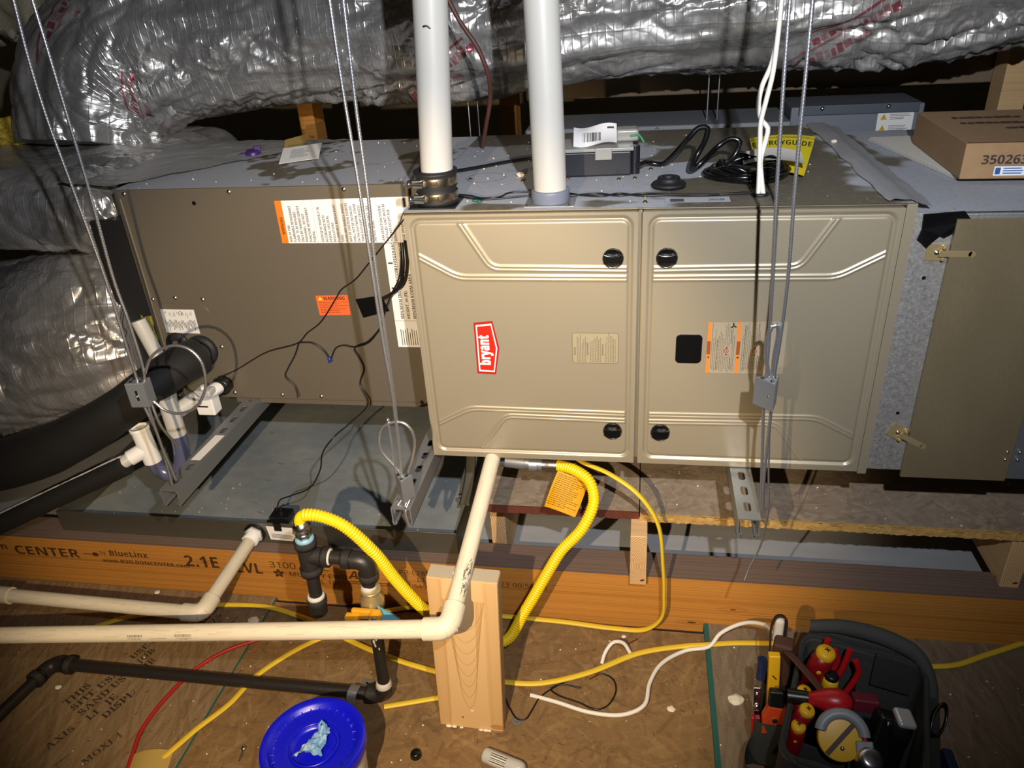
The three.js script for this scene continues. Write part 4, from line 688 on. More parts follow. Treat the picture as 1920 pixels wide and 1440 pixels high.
{
  M.printedFoil = M.foil.clone(); // the same jacket with its faded red print
  M.printedFoil.map = canvas(1024, 1024, (x, w, h) => {
    const im = x.createImageData(w, h), d = im.data;
    for (let j = 0; j < h; j++) for (let i = 0; i < w; i++) { const u = i / w, v = j / h, k = smooth(0.0, 0.45, tn(u, v, 4, 31) + 0.5 * tn(u, v, 16, 32)), b = 204 - 30 * k + 10 * tn(u, v, 90, 33), q = (j * w + i) * 4; d[q] = b; d[q + 1] = b * 0.99; d[q + 2] = b * 0.965; d[q + 3] = 255; }
    x.putImageData(im, 0, 0); x.fillStyle = '#a3303c'; x.globalAlpha = 0.75;
    for (const [px, py, r] of [[150, 690, 0.5], [190, 760, 0.5], [620, 650, -0.4]]) { x.save(); x.translate(px, py); x.rotate(r); let q = 0; for (let k = 0; k < 11; k++) { const l = rr(6, 20); x.globalAlpha = rr(0.25, 0.7); x.fillRect(q, rr(-26, -20), l, rr(14, 26)); q += l + rr(3, 6); } x.fillRect(0, 10, 190, 6); x.restore(); }
    x.globalAlpha = 1;
  });
  M.printedFoil.map.wrapS = M.printedFoil.map.wrapT = THREE.RepeatWrapping;
  const main = thing('flexible_duct', 'large crumpled silver foil duct running behind and above the furnace', 'duct');
  obj('foil_jacket', foilDuct([[-1.17, 1.045, -0.78], [-1.165, 1.11, -0.80], [-1.13, 1.22, -0.83], [-1.00, 1.31, -0.87], [-0.75, 1.335, -0.89], [-0.2, 1.345, -0.90], [0.35, 1.37, -0.90], [0.9, 1.39, -0.89], [1.5, 1.41, -0.88], [2.2, 1.43, -0.86]], (t) => 0.215 + 0.012 * Math.sin(t * 21), 0.98, { nL: 900, nA: 190 }), M.printedFoil, main);
  const b = thing('plenum_wrap', 'foil-wrapped insulated supply plenum against the end of the coil cabinet', 'plenum');
  obj('foil_jacket', foilBlock(-1.75, -0.80, 0.885, 1.075, -0.98, -0.25, 0.085, 0.020, 130), M.foil, b);
  obj('draped_flap', (() => { const g = new THREE.PlaneGeometry(0.34, 0.34, 50, 50), p = g.attributes.position; g.rotateX(-Math.PI / 2); for (let i = 0; i < p.count; i++) { const x = p.getX(i), z = p.getZ(i); const u = (x + 0.17) / 0.34, v = (z + 0.17) / 0.34; const X = -0.90 + u * (0.40 * (1 - v) + 0.135), Z = -0.74 + v * 0.5; p.setXYZ(i, X, 1.0535 + 0.010 * (1 - u) + 0.007 * Math.abs(noise(X * 9, Z * 9, 4)) + 0.004 * Math.abs(noise(X * 28, Z * 28, 7)), Z); } g.computeVertexNormals(); return g; })(), std({ color: 0xbfbfba, metalness: 0.7, roughness: 0.42, bumpMap: foilBump, bumpScale: 0.004, side: THREE.DoubleSide }), b);
  const low = thing('branch_duct', 'bulging foil-wrapped branch duct below the supply plenum with creased shiny front', 'duct');
  obj('foil_jacket', foilDuct([[-0.875, 0.645, -0.42], [-0.97, 0.64, -0.40], [-1.2, 0.60, -0.36], [-1.5, 0.56, -0.30], [-1.9, 0.52, -0.22]], (t) => 0.225 + 0.02 * smooth(0, 0.1, t), 0.95, { nL: 420, nA: 190, k: 1.15 }), M.foil, low);
  tag(obj('black_gap_strip', [rbox(-0.858, -0.759, 0.53, 0.975, -0.70, -0.243, 0.006)], M.rubber), 'black strip filling the gap between the coil cabinet and the foil ducts', 'connector');  // plain black box that keeps the gap beside the coil cabinet dark
  tag(obj('insulation_scrap', (() => { const g = new THREE.IcosahedronGeometry(0.07, 4), p = g.attributes.position; for (let i = 0; i < p.count; i++) { const k = 1 + 0.5 * noise(p.getX(i) * 40, p.getY(i) * 40, p.getZ(i) * 40); p.setXYZ(i, p.getX(i) * 0.9 * k, p.getY(i) * 0.6 * k, p.getZ(i) * 0.4 * k); } g.computeVertexNormals(); g.translate(-1.42, 1.11, -0.72); return g; })(), std({ color: 0xc9ae3e, roughness: 0.95 })), 'tuft of yellow fibreglass insulation beside the elbow of the large foil duct', 'insulation');
}
{ // foam-coated rafter, top left
  const g = new THREE.BoxGeometry(1.5, 0.26, 0.5, 120, 24, 40), p = g.attributes.position;
  for (let i = 0; i < p.count; i++) { const x = p.getX(i), y = p.getY(i), z = p.getZ(i), k = 0.05 * noise(x * 9, y * 9, z * 9) + 0.03 * Math.abs(noise(x * 22, y * 22, z * 22)); p.setXYZ(i, x + k, y - k * 1.4 + 0.02 * x, z + k); }
  g.computeVertexNormals(); g.translate(-1.80, 1.50, -1.42);
  tag(obj('foam_coated_rafter', g, M.sprayFoam), 'lumpy beige spray foam over a rafter above the elbow of the foil duct', 'rafter');
}
// studs and cabinets behind the furnace
for (const [x, z, w, label] of [[-0.70, -1.22, 0.055, 'brown timber stud behind the coil cabinet seen under the foil duct'], [0.0, -1.22, 0.055, 'orange timber stud behind the furnace between the two vent pipes'], [1.50, -1.2, 0.07, 'pale timber stud standing behind the cardboard box']])
  tag(obj('timber_stud', uvBox(rbox(x - w / 2, x + w / 2, 0.0, 1.35, z - 0.09, z, 0.003)), x > 1 ? M.lumber : M.lvlFace), label, 'stud');
{
  const t = thing('electrical_cabinet', 'grey steel control cabinet with a white warning sheet behind the furnace', 'cabinet', [0, 0, 0]);
  obj('body', rbox(0.84, 1.185, 0.72, 1.062, -1.15, -0.955, 0.004), std({ color: 0x6f747c, roughness: 0.5, metalness: 0.2 }), t);
  obj('lid_lip', rbox(0.86, 1.17, 1.040, 1.066, -0.957, -0.948, 0.002), std({ color: 0x50555e, roughness: 0.5, metalness: 0.3 }), t);
  for (const x of [0.92, 1.09]) obj('lid_screw', ball([x, 1.058, -0.946], 0.006), M.steel, t);
  const lt = canvas(256, 256, (x, w, h) => { x.fillStyle = '#dcdcd6'; x.fillRect(0, 0, w, h); for (let k = 0; k < 3; k++) { x.fillStyle = '#c8a51e'; x.beginPath(); x.moveTo(20, 70 + k * 82); x.lineTo(70, 70 + k * 82); x.lineTo(45, 24 + k * 82); x.fill(); x.fillStyle = '#333'; x.fillRect(42, 40 + k * 82, 5, 18); x.fillStyle = '#666'; for (let r = 0; r < 4; r++) x.fillRect(88, 30 + k * 82 + r * 11, rr(90, 150), 4); } });
  obj('warning_sheet', quad([1.068, 1.046, -0.953], [1.160, 1.047, -0.953], [1.160, 0.955, -0.953], [1.068, 0.955, -0.953]), std({ map: lt, roughness: 0.7 }), t);
}
tag(obj('back_duct_panel', uvBox(rbox(0.10, 0.835, 0.70, 1.035, -1.15, -0.90, 0.006)), std({ color: 0x84878a, roughness: 0.65, metalness: 0.15 })), 'grey dusty metal duct panel just behind the furnace top', 'panel');
tag(obj('crossbeam', uvBox(rbox(0.05, 2.2, 1.06, 1.17, -1.45, -1.30, 0.006)), std({ color: 0x7a6a54, roughness: 0.9 })), 'brown foam-speckled crossbeam behind the furnace below the foil duct', 'beam');
// ---------------------------------------------------------------- condensate pipes
const PR = 0.0167;
function elbow(c, d1, d2, r = 0.0208, len = 0.03) { // socket elbow at c, opening along d1 and d2
  const C = V3(c), a = V3(d1).normalize(), b = V3(d2).normalize();
  const A = C.clone().addScaledVector(a, len + 0.016), B = C.clone().addScaledVector(b, len + 0.016), pts = [];
  pts.push(A, C.clone().addScaledVector(a, 0.024)); for (let k = 1; k < 5; k++) { const t = k / 5, u = 1 - t; pts.push(C.clone().multiplyScalar(2 * u * t).addScaledVector(C.clone().addScaledVector(a, 0.024), u * u).addScaledVector(C.clone().addScaledVector(b, 0.024), t * t)); } pts.push(C.clone().addScaledVector(b, 0.024), B);
  return sweep(pts, r, { rad: 24, step: 0.004 });
}
{
  const t = thing('drain_pipe', 'cream plastic drain pipe running in front of the wood block up to the furnace', 'pipe');
  const E0 = [0.116, 0.405, 0.392], A = [-1.5, 0.2065, 0.394], U = [0.131, 0.505, -0.01];
  const dA = [A[0] - E0[0], A[1] - E0[1], A[2] - E0[2]], dU = [U[0] - E0[0], U[1] - E0[1], U[2] - E0[2]];
  obj('horizontal_run', sweep([E0, A], PR, { rad: 28, step: 0.1, straight: true }), M.pvcOld, t);
  obj('riser', sweep([E0, U], PR, { rad: 28, step: 0.05, straight: true }), M.pvcOld, t);
  obj('elbow', elbow(E0, dA, dU), M.pvcOld, t);
  const pt = canvas(1024, 64, (x, w, h) => { x.clearRect(0, 0, w, h); x.fillStyle = '#6e6654'; const bars = (a, b) => { for (let q = a; q < b; q += rr(5, 11)) x.fillRect(q, 6, rr(2, 5), 20); }; bars(20, 210); bars(620, 830); for (const [a, b, y] of [[24, 200, 34], [60, 190, 46], [300, 520, 34], [640, 820, 34], [690, 780, 46]]) for (let q = a; q < b; q += rr(8, 16)) x.fillRect(q, y, rr(3, 9), 6); });
  const d = V3(dA).normalize(), f = V3(E0).addScaledVector(d, 0.66), g = V3(E0).addScaledVector(d, 0.48);
  const P = (q, k) => [q.x, q.y + k, q.z + Math.sqrt(PR * PR - k * k) + 0.0006];
  obj('printed_code', [quad(P(f, 0.011), P(g, 0.011), P(g, 0.004), P(f, 0.004)), quad(P(f, 0.004), P(g, 0.004), P(g, -0.004), P(f, -0.004))].map((q, i) => { const u = q.attributes.uv; for (let k = 0; k < 4; k++) u.setY(k, i ? u.getY(k) * 0.5 : 0.5 + u.getY(k) * 0.5); return q; }), std({ map: pt, transparent: true, roughness: 0.6 }), t);
  const smear = canvas(128, 256, (x, w, h) => { x.clearRect(0, 0, w, h); x.strokeStyle = '#3c382f'; x.fillStyle = '#4a463c'; for (let k = 0; k < 46; k++) { x.globalAlpha = rr(0.25, 0.75); x.lineWidth = rr(2, 9); const px = 64 + rr(-40, 40), py = rr(20, 230); x.beginPath(); x.moveTo(px, py); x.lineTo(px + rr(-16, 16), py + rr(8, 40)); x.stroke(); } });
  const sg = new THREE.CylinderGeometry(PR + 0.0005, PR + 0.0005, 0.10, 16, 1, true, 0.0, 1.7); const sd = V3(dU).normalize(); sg.translate(0, 0.11, 0); orient(sg, V3(E0), sd);
  obj('dirt_smear', sg, std({ map: smear, transparent: true, roughness: 0.9, side: THREE.DoubleSide }), t);
}
{
  const t = thing('drain_pipe', 'white plastic overflow pipe leaving the front of the drain pan and turning along the floor', 'pipe');
  const F = [-0.546, 0.178, -0.096], E = [-0.557, 0.155, 0.172], A = [-1.6, 0.150, 0.150];
  const dF = [F[0] - E[0], F[1] - E[1], F[2] - E[2]], dA = [A[0] - E[0], A[1] - E[1], A[2] - E[2]];
  obj('run', sweep([E, A], PR, { rad: 28, step: 0.1, straight: true }), M.pvcOld, t);
  obj('stub', sweep([E, F], PR, { rad: 28, step: 0.05, straight: true }), M.pvcOld, t);
  obj('elbow', elbow(E, dF, dA), M.pvcOld, t);
  const n = V3(dF).normalize(), q = V3(F);
  obj('hex_adapter', [lathe([[0, 0], [0.0255, 0], [0.0255, 0.016], [0.021, 0.018], [0.0212, 0.036], [0, 0.036]], [q.x, q.y, q.z], [-n.x, -n.y, -n.z], 6)], M.white, t);
  obj('gasket', lathe([[0.02, 0], [0.029, 0], [0.029, 0.004], [0.02, 0.004]], [q.x, q.y, q.z + 0.003], [0, 0, 1], 28), M.black, t);
  const j = V3(E).addScaledVector(V3(dA).normalize(), 0.52);
  obj('coupling', cyl([j.x, j.y, j.z], [j.x - 0.06, j.y - 0.0003, j.z - 0.0013], 0.0208, 0.0208, 28), M.pvcOld, t);
}
// drain trap off the coil
{
  const t = thing('drain_trap', 'white pipe tee and purple-grey U-bend trap hanging beside the left strut', 'trap');
  const a = [-0.675, 0.505, -0.085], b = [-0.738, 0.432, -0.065];
  obj('standpipe', sweep([[-0.762, 0.745, -0.185], [-0.727, 0.62, -0.172], [-0.674, 0.54, -0.09]], 0.0175, { rad: 24, step: 0.01 }), M.pvc, t);
  obj('wye', [cyl([-0.674, 0.59, -0.085], [-0.674, 0.485, -0.085], 0.0215, 0.0215, 24), cyl([-0.674, 0.54, -0.085], [-0.635, 0.556, -0.14], 0.019, 0.019, 20)], M.pvc, t);
  obj('u_bend', sweep([[-0.674, 0.49, -0.085], [-0.676, 0.44, -0.083], [-0.690, 0.392, -0.078], [-0.716, 0.372, -0.072], [-0.742, 0.390, -0.067], [-0.75, 0.425, -0.064]], 0.0195, { rad: 24, step: 0.006 }), M.vinyl, t);
  obj('tee', [cyl([-0.749, 0.416, -0.064], [-0.757, 0.510, -0.064], 0.0215, 0.0215, 24), cyl([-0.752, 0.455, -0.064], [-0.787, 0.441, -0.035], 0.0195, 0.0195, 20), lathe([[0.0215, 0], [0.0235, 0.001], [0.0235, 0.01], [0.0195, 0.011], [0.0195, 0.002]], [-0.7563, 0.505, -0.064], [-0.085, 1, 0], 24)], M.white, t);
  obj('bushing', cyl([-0.780, 0.444, -0.041], [-0.803, 0.434, -0.021], 0.0165, 0.0165, 20), M.pvc, t);
  const s = thing('condensate_switch', 'clear and white condensate safety switch on the coil drain port', 'switch', [-0.625, 0.552, -0.165]);
  obj('housing', [rbox(-0.024, 0.024, -0.05, 0.0, -0.018, 0.018, 0.004), cyl([0.0, -0.002, 0], [0.018, 0.0, -0.06], 0.017, 0.017, 20)], M.white, s);
  obj('clear_cap', [rbox(-0.022, 0.022, 0.0, 0.018, -0.016, 0.016, 0.005), cyl([-0.022, -0.006, 0.004], [-0.045, -0.012, 0.02], 0.018, 0.016, 20)], new THREE.MeshPhysicalMaterial({ color: 0xd8d8d4, roughness: 0.2, transmission: 0.4, thickness: 0.003 }), s);
  obj('probe_cap', cyl([0, 0.016, 0], [0, 0.026, 0], 0.008, 0.007, 12), M.white, s);
  obj('print_mark', box(-0.018, 0.010, -0.026, -0.022, 0.018, 0.0184), M.black, s);
}
{ // refrigerant lines
  tag(obj('suction_line', sweep(DATA.suction, (s, a, t) => 0.048 + 0.018 * smooth(0.1, 0.6, t) + 0.0015 * noise(s * 14, a, 2), { rad: 28, step: 0.012 }), M.foam), 'thick black foam-insulated refrigerant line leaving the coil cabinet', 'pipe');
  tag(obj('liquid_line', sweep([...DATA.liquid, [-0.80, 0.58, -0.14], [-0.95, 0.52, -0.12]], 0.006, { rad: 14, step: 0.006 }), M.copper), 'thin bright copper refrigerant line tucked behind the black insulation', 'pipe');
  const d = thing('insulated_drain', 'black foam-insulated drain line sloping down past the corner of the pan', 'pipe');
  obj('insulation', sweep(DATA.drainIns, (s, a) => 0.026 + 0.001 * noise(s * 20, a, 1), { rad: 22, step: 0.012 }), M.foam, d);
  obj('slit_seam', sweep(DATA.drainIns.map(([x, y, z]) => [x - 0.004, y + 0.0255, z + 0.002]), (s) => 0.0028 + 0.0012 * noise(s * 60, 0, 3), { rad: 6, step: 0.006 }), std({ color: 0xb9b7ad, roughness: 0.5 }), d);
  tag(obj('insulation_wool', (() => { const g = new THREE.IcosahedronGeometry(0.035, 4), p = g.attributes.position; for (let i = 0; i < p.count; i++) { const k = 1 + 0.6 * noise(p.getX(i) * 70, p.getY(i) * 70, p.getZ(i) * 70); p.setXYZ(i, p.getX(i) * 0.5 * k, p.getY(i) * 1.5 * k, p.getZ(i) * 0.5 * k); } g.computeVertexNormals(); g.translate(-0.782, 0.675, -0.235); return g; })(), std({ color: 0x8d8434, roughness: 0.95 })), 'mossy yellow strip of fibreglass beside the coil cabinet edge', 'insulation');
}
// ---------------------------------------------------------------- gas piping
{
  const t = thing('gas_pipe', 'black iron gas pipe rising from the floor through a shut-off valve to a tee', 'pipe');
  const r = 0.0134, z = 0.246, band = (c, d, R = 0.0185, l = 0.016) => lathe([[r, 0], [R, 0], [R * 1.02, l * 0.3], [R, l], [r, l]], c, d, 22);
  obj('floor_run', sweep([[-0.105, 0.027, z], [-0.935, 0.027, 0.247]], r, { rad: 22, step: 0.06, straight: true }), M.iron, t);
  obj('side_run', sweep([[-0.945, 0.027, 0.247], [-0.99, 0.027, 0.55], [-1.04, 0.027, 1.0]], r, { rad: 22, step: 0.06, straight: true }), M.iron, t);
  obj('floor_elbow', [elbow([-0.944, 0.027, 0.247], [1, 0, 0], [-0.15, 0, 1], 0.0185, 0.016), band([-0.905, 0.027, 0.247], [1, 0, 0], 0.021), band([-0.951, 0.027, 0.285], [-0.15, 0, 1], 0.021)], M.iron, t);
  obj('riser', sweep([[-0.102, 0.03, z], [-0.088, 0.40, z]], r, { rad: 22, step: 0.06, straight: true }), M.iron, t);
  obj('bottom_elbow', [elbow([-0.103, 0.027, z], [-1, 0, 0], [0.03, 1, 0], 0.0185, 0.012), band([-0.145, 0.027, z], [1, 0, 0], 0.021)], M.iron, t);
  obj('top_elbow', [elbow([-0.085, 0.418, z], [-1, 0.02, 0], [-0.03, -1, 0], 0.0185, 0.014), band([-0.087, 0.372, z], [0, 1, 0], 0.0205), band([-0.135, 0.42, z], [1, 0, 0], 0.0205)], M.iron, t);
  obj('cross_nipple', sweep([[-0.10, 0.418, z], [-0.205, 0.424, z]], r, { rad: 22, straight: true, step: 0.05 }), M.iron, t);
  obj('tee', [cyl([-0.2085, 0.380, z], [-0.2075, 0.462, z], 0.0195, 0.0195, 24), band([-0.2085, 0.378, z], [0, 1, 0], 0.0225), band([-0.2075, 0.448, z], [0, 1, 0], 0.0225), cyl([-0.208, 0.423, z], [-0.172, 0.422, z], 0.0185, 0.0185, 22), band([-0.176, 0.422, z], [1, 0, 0], 0.0215, 0.014)], M.iron, t);
  obj('drip_leg', sweep([[-0.2085, 0.39, z], [-0.213, 0.285, z]], r, { rad: 22, straight: true, step: 0.04 }), M.iron, t);
  obj('drip_cap', lathe([[0, 0], [0.014, 0.001], [0.018, 0.006], [0.019, 0.032], [0.0205, 0.034], [0.0205, 0.046], [0.0134, 0.047]], [-0.214, 0.262, z], [0.04, 1, 0], 24), M.iron, t);
  for (const jc of [lathe([[0.0134, 0], [0.0195, 0.003], [0.017, 0.008], [0.0134, 0.010]], [-0.2125, 0.308, z], [0, 1, 0], 18), lathe([[0.0134, 0], [0.019, 0.002], [0.016, 0.012], [0.0134, 0.016]], [-0.1015, 0.058, z], [0.03, 1, 0], 18), lathe([[0.0134, 0], [0.0185, 0.002], [0.0134, 0.01]], [-0.16, 0.4215, z], [-1, 0.05, 0], 18), lathe([[0.0134, 0], [0.0175, 0.004], [0.0134, 0.012]], [-0.0915, 0.345, z], [0, 1, 0], 18)]) obj('joint_compound', jc, M.dope, t);
  const drip = []; for (let k = 0; k < 7; k++) drip.push(ball([-0.093 + rr(-0.006, 0.006), 0.245 - k * 0.010, z + 0.0125], rr(0.004, 0.007) * (1 - k * 0.07), 0.7, 1.6, 0.45, 8)); obj('white_drips', drip, M.dope, t);
  for (const bc of [lathe([[0.0134, 0], [0.019, 0.003], [0.016, 0.009], [0.0134, 0.010]], [-0.0895, 0.334, z], [0, 1, 0], 18), lathe([[0.012, 0], [0.0195, 0.001], [0.0185, 0.009], [0.012, 0.012]], [-0.2072, 0.461, z], [0, 1, 0], 20)]) obj('blue_compound', bc, M.tealDope, t);
  const v = new THREE.Group(); v.name = 'shutoff_valve'; v.position.set(-0.0895, 0.312, z); v.scale.setScalar(1.2); t.add(v);
  obj('valve_body', [lathe([[0, -0.03], [0.017, -0.03], [0.017, -0.026], [0.014, -0.02], [0.021, -0.008], [0.021, 0.008], [0.014, 0.02], [0.017, 0.022], [0.017, 0.028], [0, 0.028]], [0, 0, 0], [0.03, 1, 0], 16), cyl([0, 0, 0.01], [0.008, -0.002, 0.034], 0.009, 0.009, 14)], M.brass, v);
  obj('lever', [rbox(-0.024, 0.028, -0.006, 0.014, 0.030, 0.040, 0.004), rbox(-0.034, -0.010, -0.010, 0.006, 0.034, 0.050, 0.004), cyl([0.018, 0.004, 0.036], [0.019, 0.004, 0.046], 0.012, 0.010, 18)], M.orangePlastic, v);
  obj('lever_nut', cyl([0.019, 0.004, 0.045], [0.019, 0.004, 0.049], 0.005, 0.005, 6), M.steel, v);
  const tg = canvas(256, 160, (x, w, h) => { x.fillStyle = '#6fb2c9'; x.fillRect(0, 0, w, h); for (let i = 0; i < 60; i++) { x.fillStyle = ['#3c6f80', '#9fd0dc', '#2b4a58'][i % 3]; x.globalAlpha = 0.35; x.fillRect(rnd() * w, rnd() * h, rr(4, 24), rr(2, 8)); } x.globalAlpha = 1; x.fillStyle = '#26265e'; x.fillRect(196, 90, 60, 70); x.fillStyle = '#e8f2f4'; x.fillRect(150, 120, 40, 26); });
  const tm = std({ map: tg, roughness: 0.6, side: THREE.DoubleSide });
  obj('hang_tag', quad([0.020, 0.018, 0.028], [0.052, 0.004, 0.034], [0.078, -0.042, 0.022], [0.028, -0.050, 0.030]), tm, v);
  const c = new THREE.Group(); c.name = 'flare_connector'; t.add(c);
  obj('hex_nut', [lathe([[0.010, 0], [0.0165, 0], [0.0165, 0.012], [0.010, 0.012]], [-0.207, 0.470, z], [0, 1, 0], 6), lathe([[0.010, 0], [0.0185, 0], [0.0185, 0.016], [0.0135, 0.019], [0.0135, 0.024], [0.010, 0.024]], [-0.207, 0.484, z], [0, 1, 0], 6), cyl([-0.207, 0.47, z], [-0.207, 0.505, z], 0.012, 0.012, 16)], M.steel, c);
  obj('pipe_strap', (() => { const g = new THREE.BoxGeometry(0.022, 0.0012, 0.13, 1, 1, 40), p = g.attributes.position; for (let i = 0; i < p.count; i++) { const q = p.getZ(i); p.setY(i, p.getY(i) + 0.0435 * Math.exp(-Math.pow(q / 0.026, 4)) + 0.001); } g.rotateY(-0.12); g.translate(-0.172, 0, 0.252); g.computeVertexNormals(); return g; })(), M.galv, t);
  const hs = []; for (const q of [-0.052, -0.040, 0.045, 0.057]) hs.push(cyl([-0.172 - q * 0.12, 0.0015, 0.252 + q], [-0.172 - q * 0.12, 0.0032, 0.252 + q], 0.003, 0.003, 10)); obj('strap_holes', hs, M.black, t);
}
{
  const t = thing('gas_connector', 'yellow corrugated flexible gas connector looping behind the wood block to the furnace', 'gas hose');
  const L = 1.6;
  obj('corrugated_tube', sweep(DATA.gasTube, (s) => 0.0112 + 0.0017 * (s > 0.035 ? Math.pow(0.5 + 0.5 * Math.sin(s / 0.0062 * Math.PI * 2), 1.4) : 0), { rad: 18, step: 0.00095, tension: 0.5 }), M.yellow, t);
  const p = DATA.gasConn;
  obj('end_nut', [cyl(p[0], p[1], 0.0165, 0.0165, 6), cyl([(p[0][0] + p[1][0]) / 2, p[0][1], p[0][2]], p[1], 0.014, 0.014, 20)], M.steel, t);
  obj('union_fitting', [cyl(p[1], p[2], 0.0145, 0.0145, 20), cyl([p[1][0] - 0.012, p[1][1], p[1][2]], [p[1][0] - 0.03, p[1][1], p[1][2]], 0.0175, 0.0175, 8), cyl(p[2], p[3], 0.017, 0.0155, 18)], M.zinc, t);
  const tg = canvas(256, 256, (x, w, h) => { x.fillStyle = '#d99a12'; x.fillRect(0, 0, w, h); x.fillStyle = '#2b2008'; x.globalAlpha = 0.8; for (let k = 0; k < 16; k++) { let q = 14; const e = rr(150, 240); while (q < e) { const l = rr(8, 26); x.fillRect(q, 16 + k * 14, l, 4); q += l + 4; } } });
  const g = new THREE.PlaneGeometry(0.075, 0.085, 14, 14), q = g.attributes.position; for (let i = 0; i < q.count; i++) q.setZ(i, 0.008 * Math.sin(q.getX(i) * 45 + q.getY(i) * 22)); g.computeVertexNormals(); g.rotateX(-0.55); g.rotateY(0.25); g.rotateZ(-0.55); g.translate(0.288, 0.405, -0.022);
  obj('warning_tag', g, std({ map: tg, roughness: 0.45, side: THREE.DoubleSide }), t);
}
// ---------------------------------------------------------------- wood block
{
  const g = rbox(-0.07, 0.07, 0, 0.424, -0.019, 0.019, 0.004, 2);
  const face = canvas(512, 1536, (x, w, h) => {
    x.fillStyle = '#dcb67e'; x.fillRect(0, 0, w, h); x.strokeStyle = '#a97840';
    for (let i = 0; i < 26; i++) { for (const s of [-1, 1]) { x.globalAlpha = 0.25 + 0.3 * rnd(); x.lineWidth = rr(2, 5); x.beginPath(); const off = 150 + i * 6; x.moveTo(w / 2 + s * off, 0); x.bezierCurveTo(w / 2 + s * (off + 8), h * 0.4, w / 2 + s * (off - 6), h * 0.7, w / 2 + s * (off + 14), h); x.stroke(); } }
    for (let i = 0; i < 8; i++) { x.globalAlpha = 0.6; x.lineWidth = 4.5; const top = 420 + i * 118, hw = 150 - i * 10; x.beginPath(); x.moveTo(w / 2 - hw - 10, 180); x.bezierCurveTo(w / 2 - hw, top - 260, w / 2 - hw + 14, top, w / 2, top + 60); x.bezierCurveTo(w / 2 + hw - 14, top, w / 2 + hw, top - 260, w / 2 + hw + 10, 180); x.stroke(); }
    x.globalAlpha = 1; x.fillStyle = '#6a665c'; x.beginPath(); x.arc(190, 1420, 10, 0, 7); x.fill(); x.fillStyle = '#efe9da'; x.beginPath(); x.arc(270, 1330, 12, 0, 7); x.fill();
    x.fillStyle = '#9a6a34'; x.globalAlpha = 0.5; x.beginPath(); x.ellipse(470, 1490, 60, 28, 0, 0, 7); x.fill(); x.globalAlpha = 1;
  });
  const t = thing('wood_block', 'upright pale two-by-six block with arched grain bracing the drain pipe', 'wood block', [0.1175, 0, 0.27]);
  t.rotation.z = -0.038; t.position.x = 0.1015;
  obj('timber', uvBox(g), std({ map: repeat(lumber, 5, 1.6), roughness: 0.75, color: 0xe6e0d4 }), t);
  obj('grain_face', quad([-0.0685, 0.4215, 0.0193], [0.0685, 0.4215, 0.0193], [0.0685, 0.002, 0.0193], [-0.0685, 0.002, 0.0193]), std({ map: face, roughness: 0.65 }), t);
  const end = canvas(512, 140, (x, w, h) => { x.fillStyle = '#b3a68d'; x.fillRect(0, 0, w, h); x.strokeStyle = '#6d6048'; for (let r = 20; r < 420; r += 13) { x.globalAlpha = 0.5; x.lineWidth = 3; x.beginPath(); x.ellipse(256, 240, r * 1.1, r, 0, 0, 7); x.stroke(); } x.globalAlpha = 0.8; x.fillStyle = '#cfd4d4'; x.fillRect(180, 60, 60, 34); });
  obj('end_grain', quad([-0.068, 0.4244, -0.017], [0.068, 0.4244, -0.017], [0.068, 0.4244, 0.017], [-0.068, 0.4244, 0.017]), std({ map: end, roughness: 0.8 }), t);
  for (let k = 0; k < 6; k++) obj('splinter', ball([rr(-0.05, 0.05), 0.003, 0.022], rr(0.003, 0.006), 1.6, 0.6, 0.8, 7), M.foamBit, t);
}
// ---------------------------------------------------------------- wire ropes with their grips
const ROPE = 0.0026;
const rope = (pts, r = ROPE) => sweep(pts, (s, a) => r * (1 + 0.24 * Math.cos(4 * (a - s * 300))), { rad: 18, step: 0.0016, straight: pts.length < 3 });
function up(pts) { const a = V3(pts[0]), d = a.clone().sub(V3(pts[1])).normalize(), b = a.clone().addScaledVector(d, 0.95 / Math.max(0.5, d.y)); return [[b.x, b.y, b.z], ...pts]; }
function grip(parent, c, w, h, turn, tri) {
  const s = tri ? [[-w / 2, w * 0.28], [w / 2, w * 0.28], [w * 0.16, -w * 0.5]] : [[-w / 2, -w * 0.35], [w / 2, -w * 0.35], [w / 2, w * 0.35], [-w / 2, w * 0.35]];
  const g = extrude(s, h, 0.002); g.rotateX(-Math.PI / 2); g.rotateY(turn); g.translate(c[0], c[1] - h / 2, c[2]);
  const m = obj('cable_grip', g, M.zinc, parent);
  const hs = s.map(([x, y]) => [x * 0.55, y * 0.5]).map(([x, y]) => { const q = V(x, 0, -y).applyAxisAngle(UP, turn); return cyl([c[0] + q.x, c[1] + h / 2 + 0.0005, c[2] + q.z], [c[0] + q.x, c[1] + h / 2 + 0.0026, c[2] + q.z], 0.0036, 0.0036, 12); });
  obj('wire_holes', hs, M.black, m);
  const f = V(0, 0, w * (tri ? 0.2 : 0.37)).applyAxisAngle(UP, turn);
  obj('release_slot', [box(c[0] + f.x - 0.0022, c[0] + f.x + 0.0022, c[1] - h * 0.22, c[1] + h * 0.22, c[2] + f.z - 0.002, c[2] + f.z + 0.0022)], M.black, m);
  obj('release_pin', ball([c[0] + f.x, c[1] - h * 0.02, c[2] + f.z + 0.0025], 0.003), M.steel, m);
}
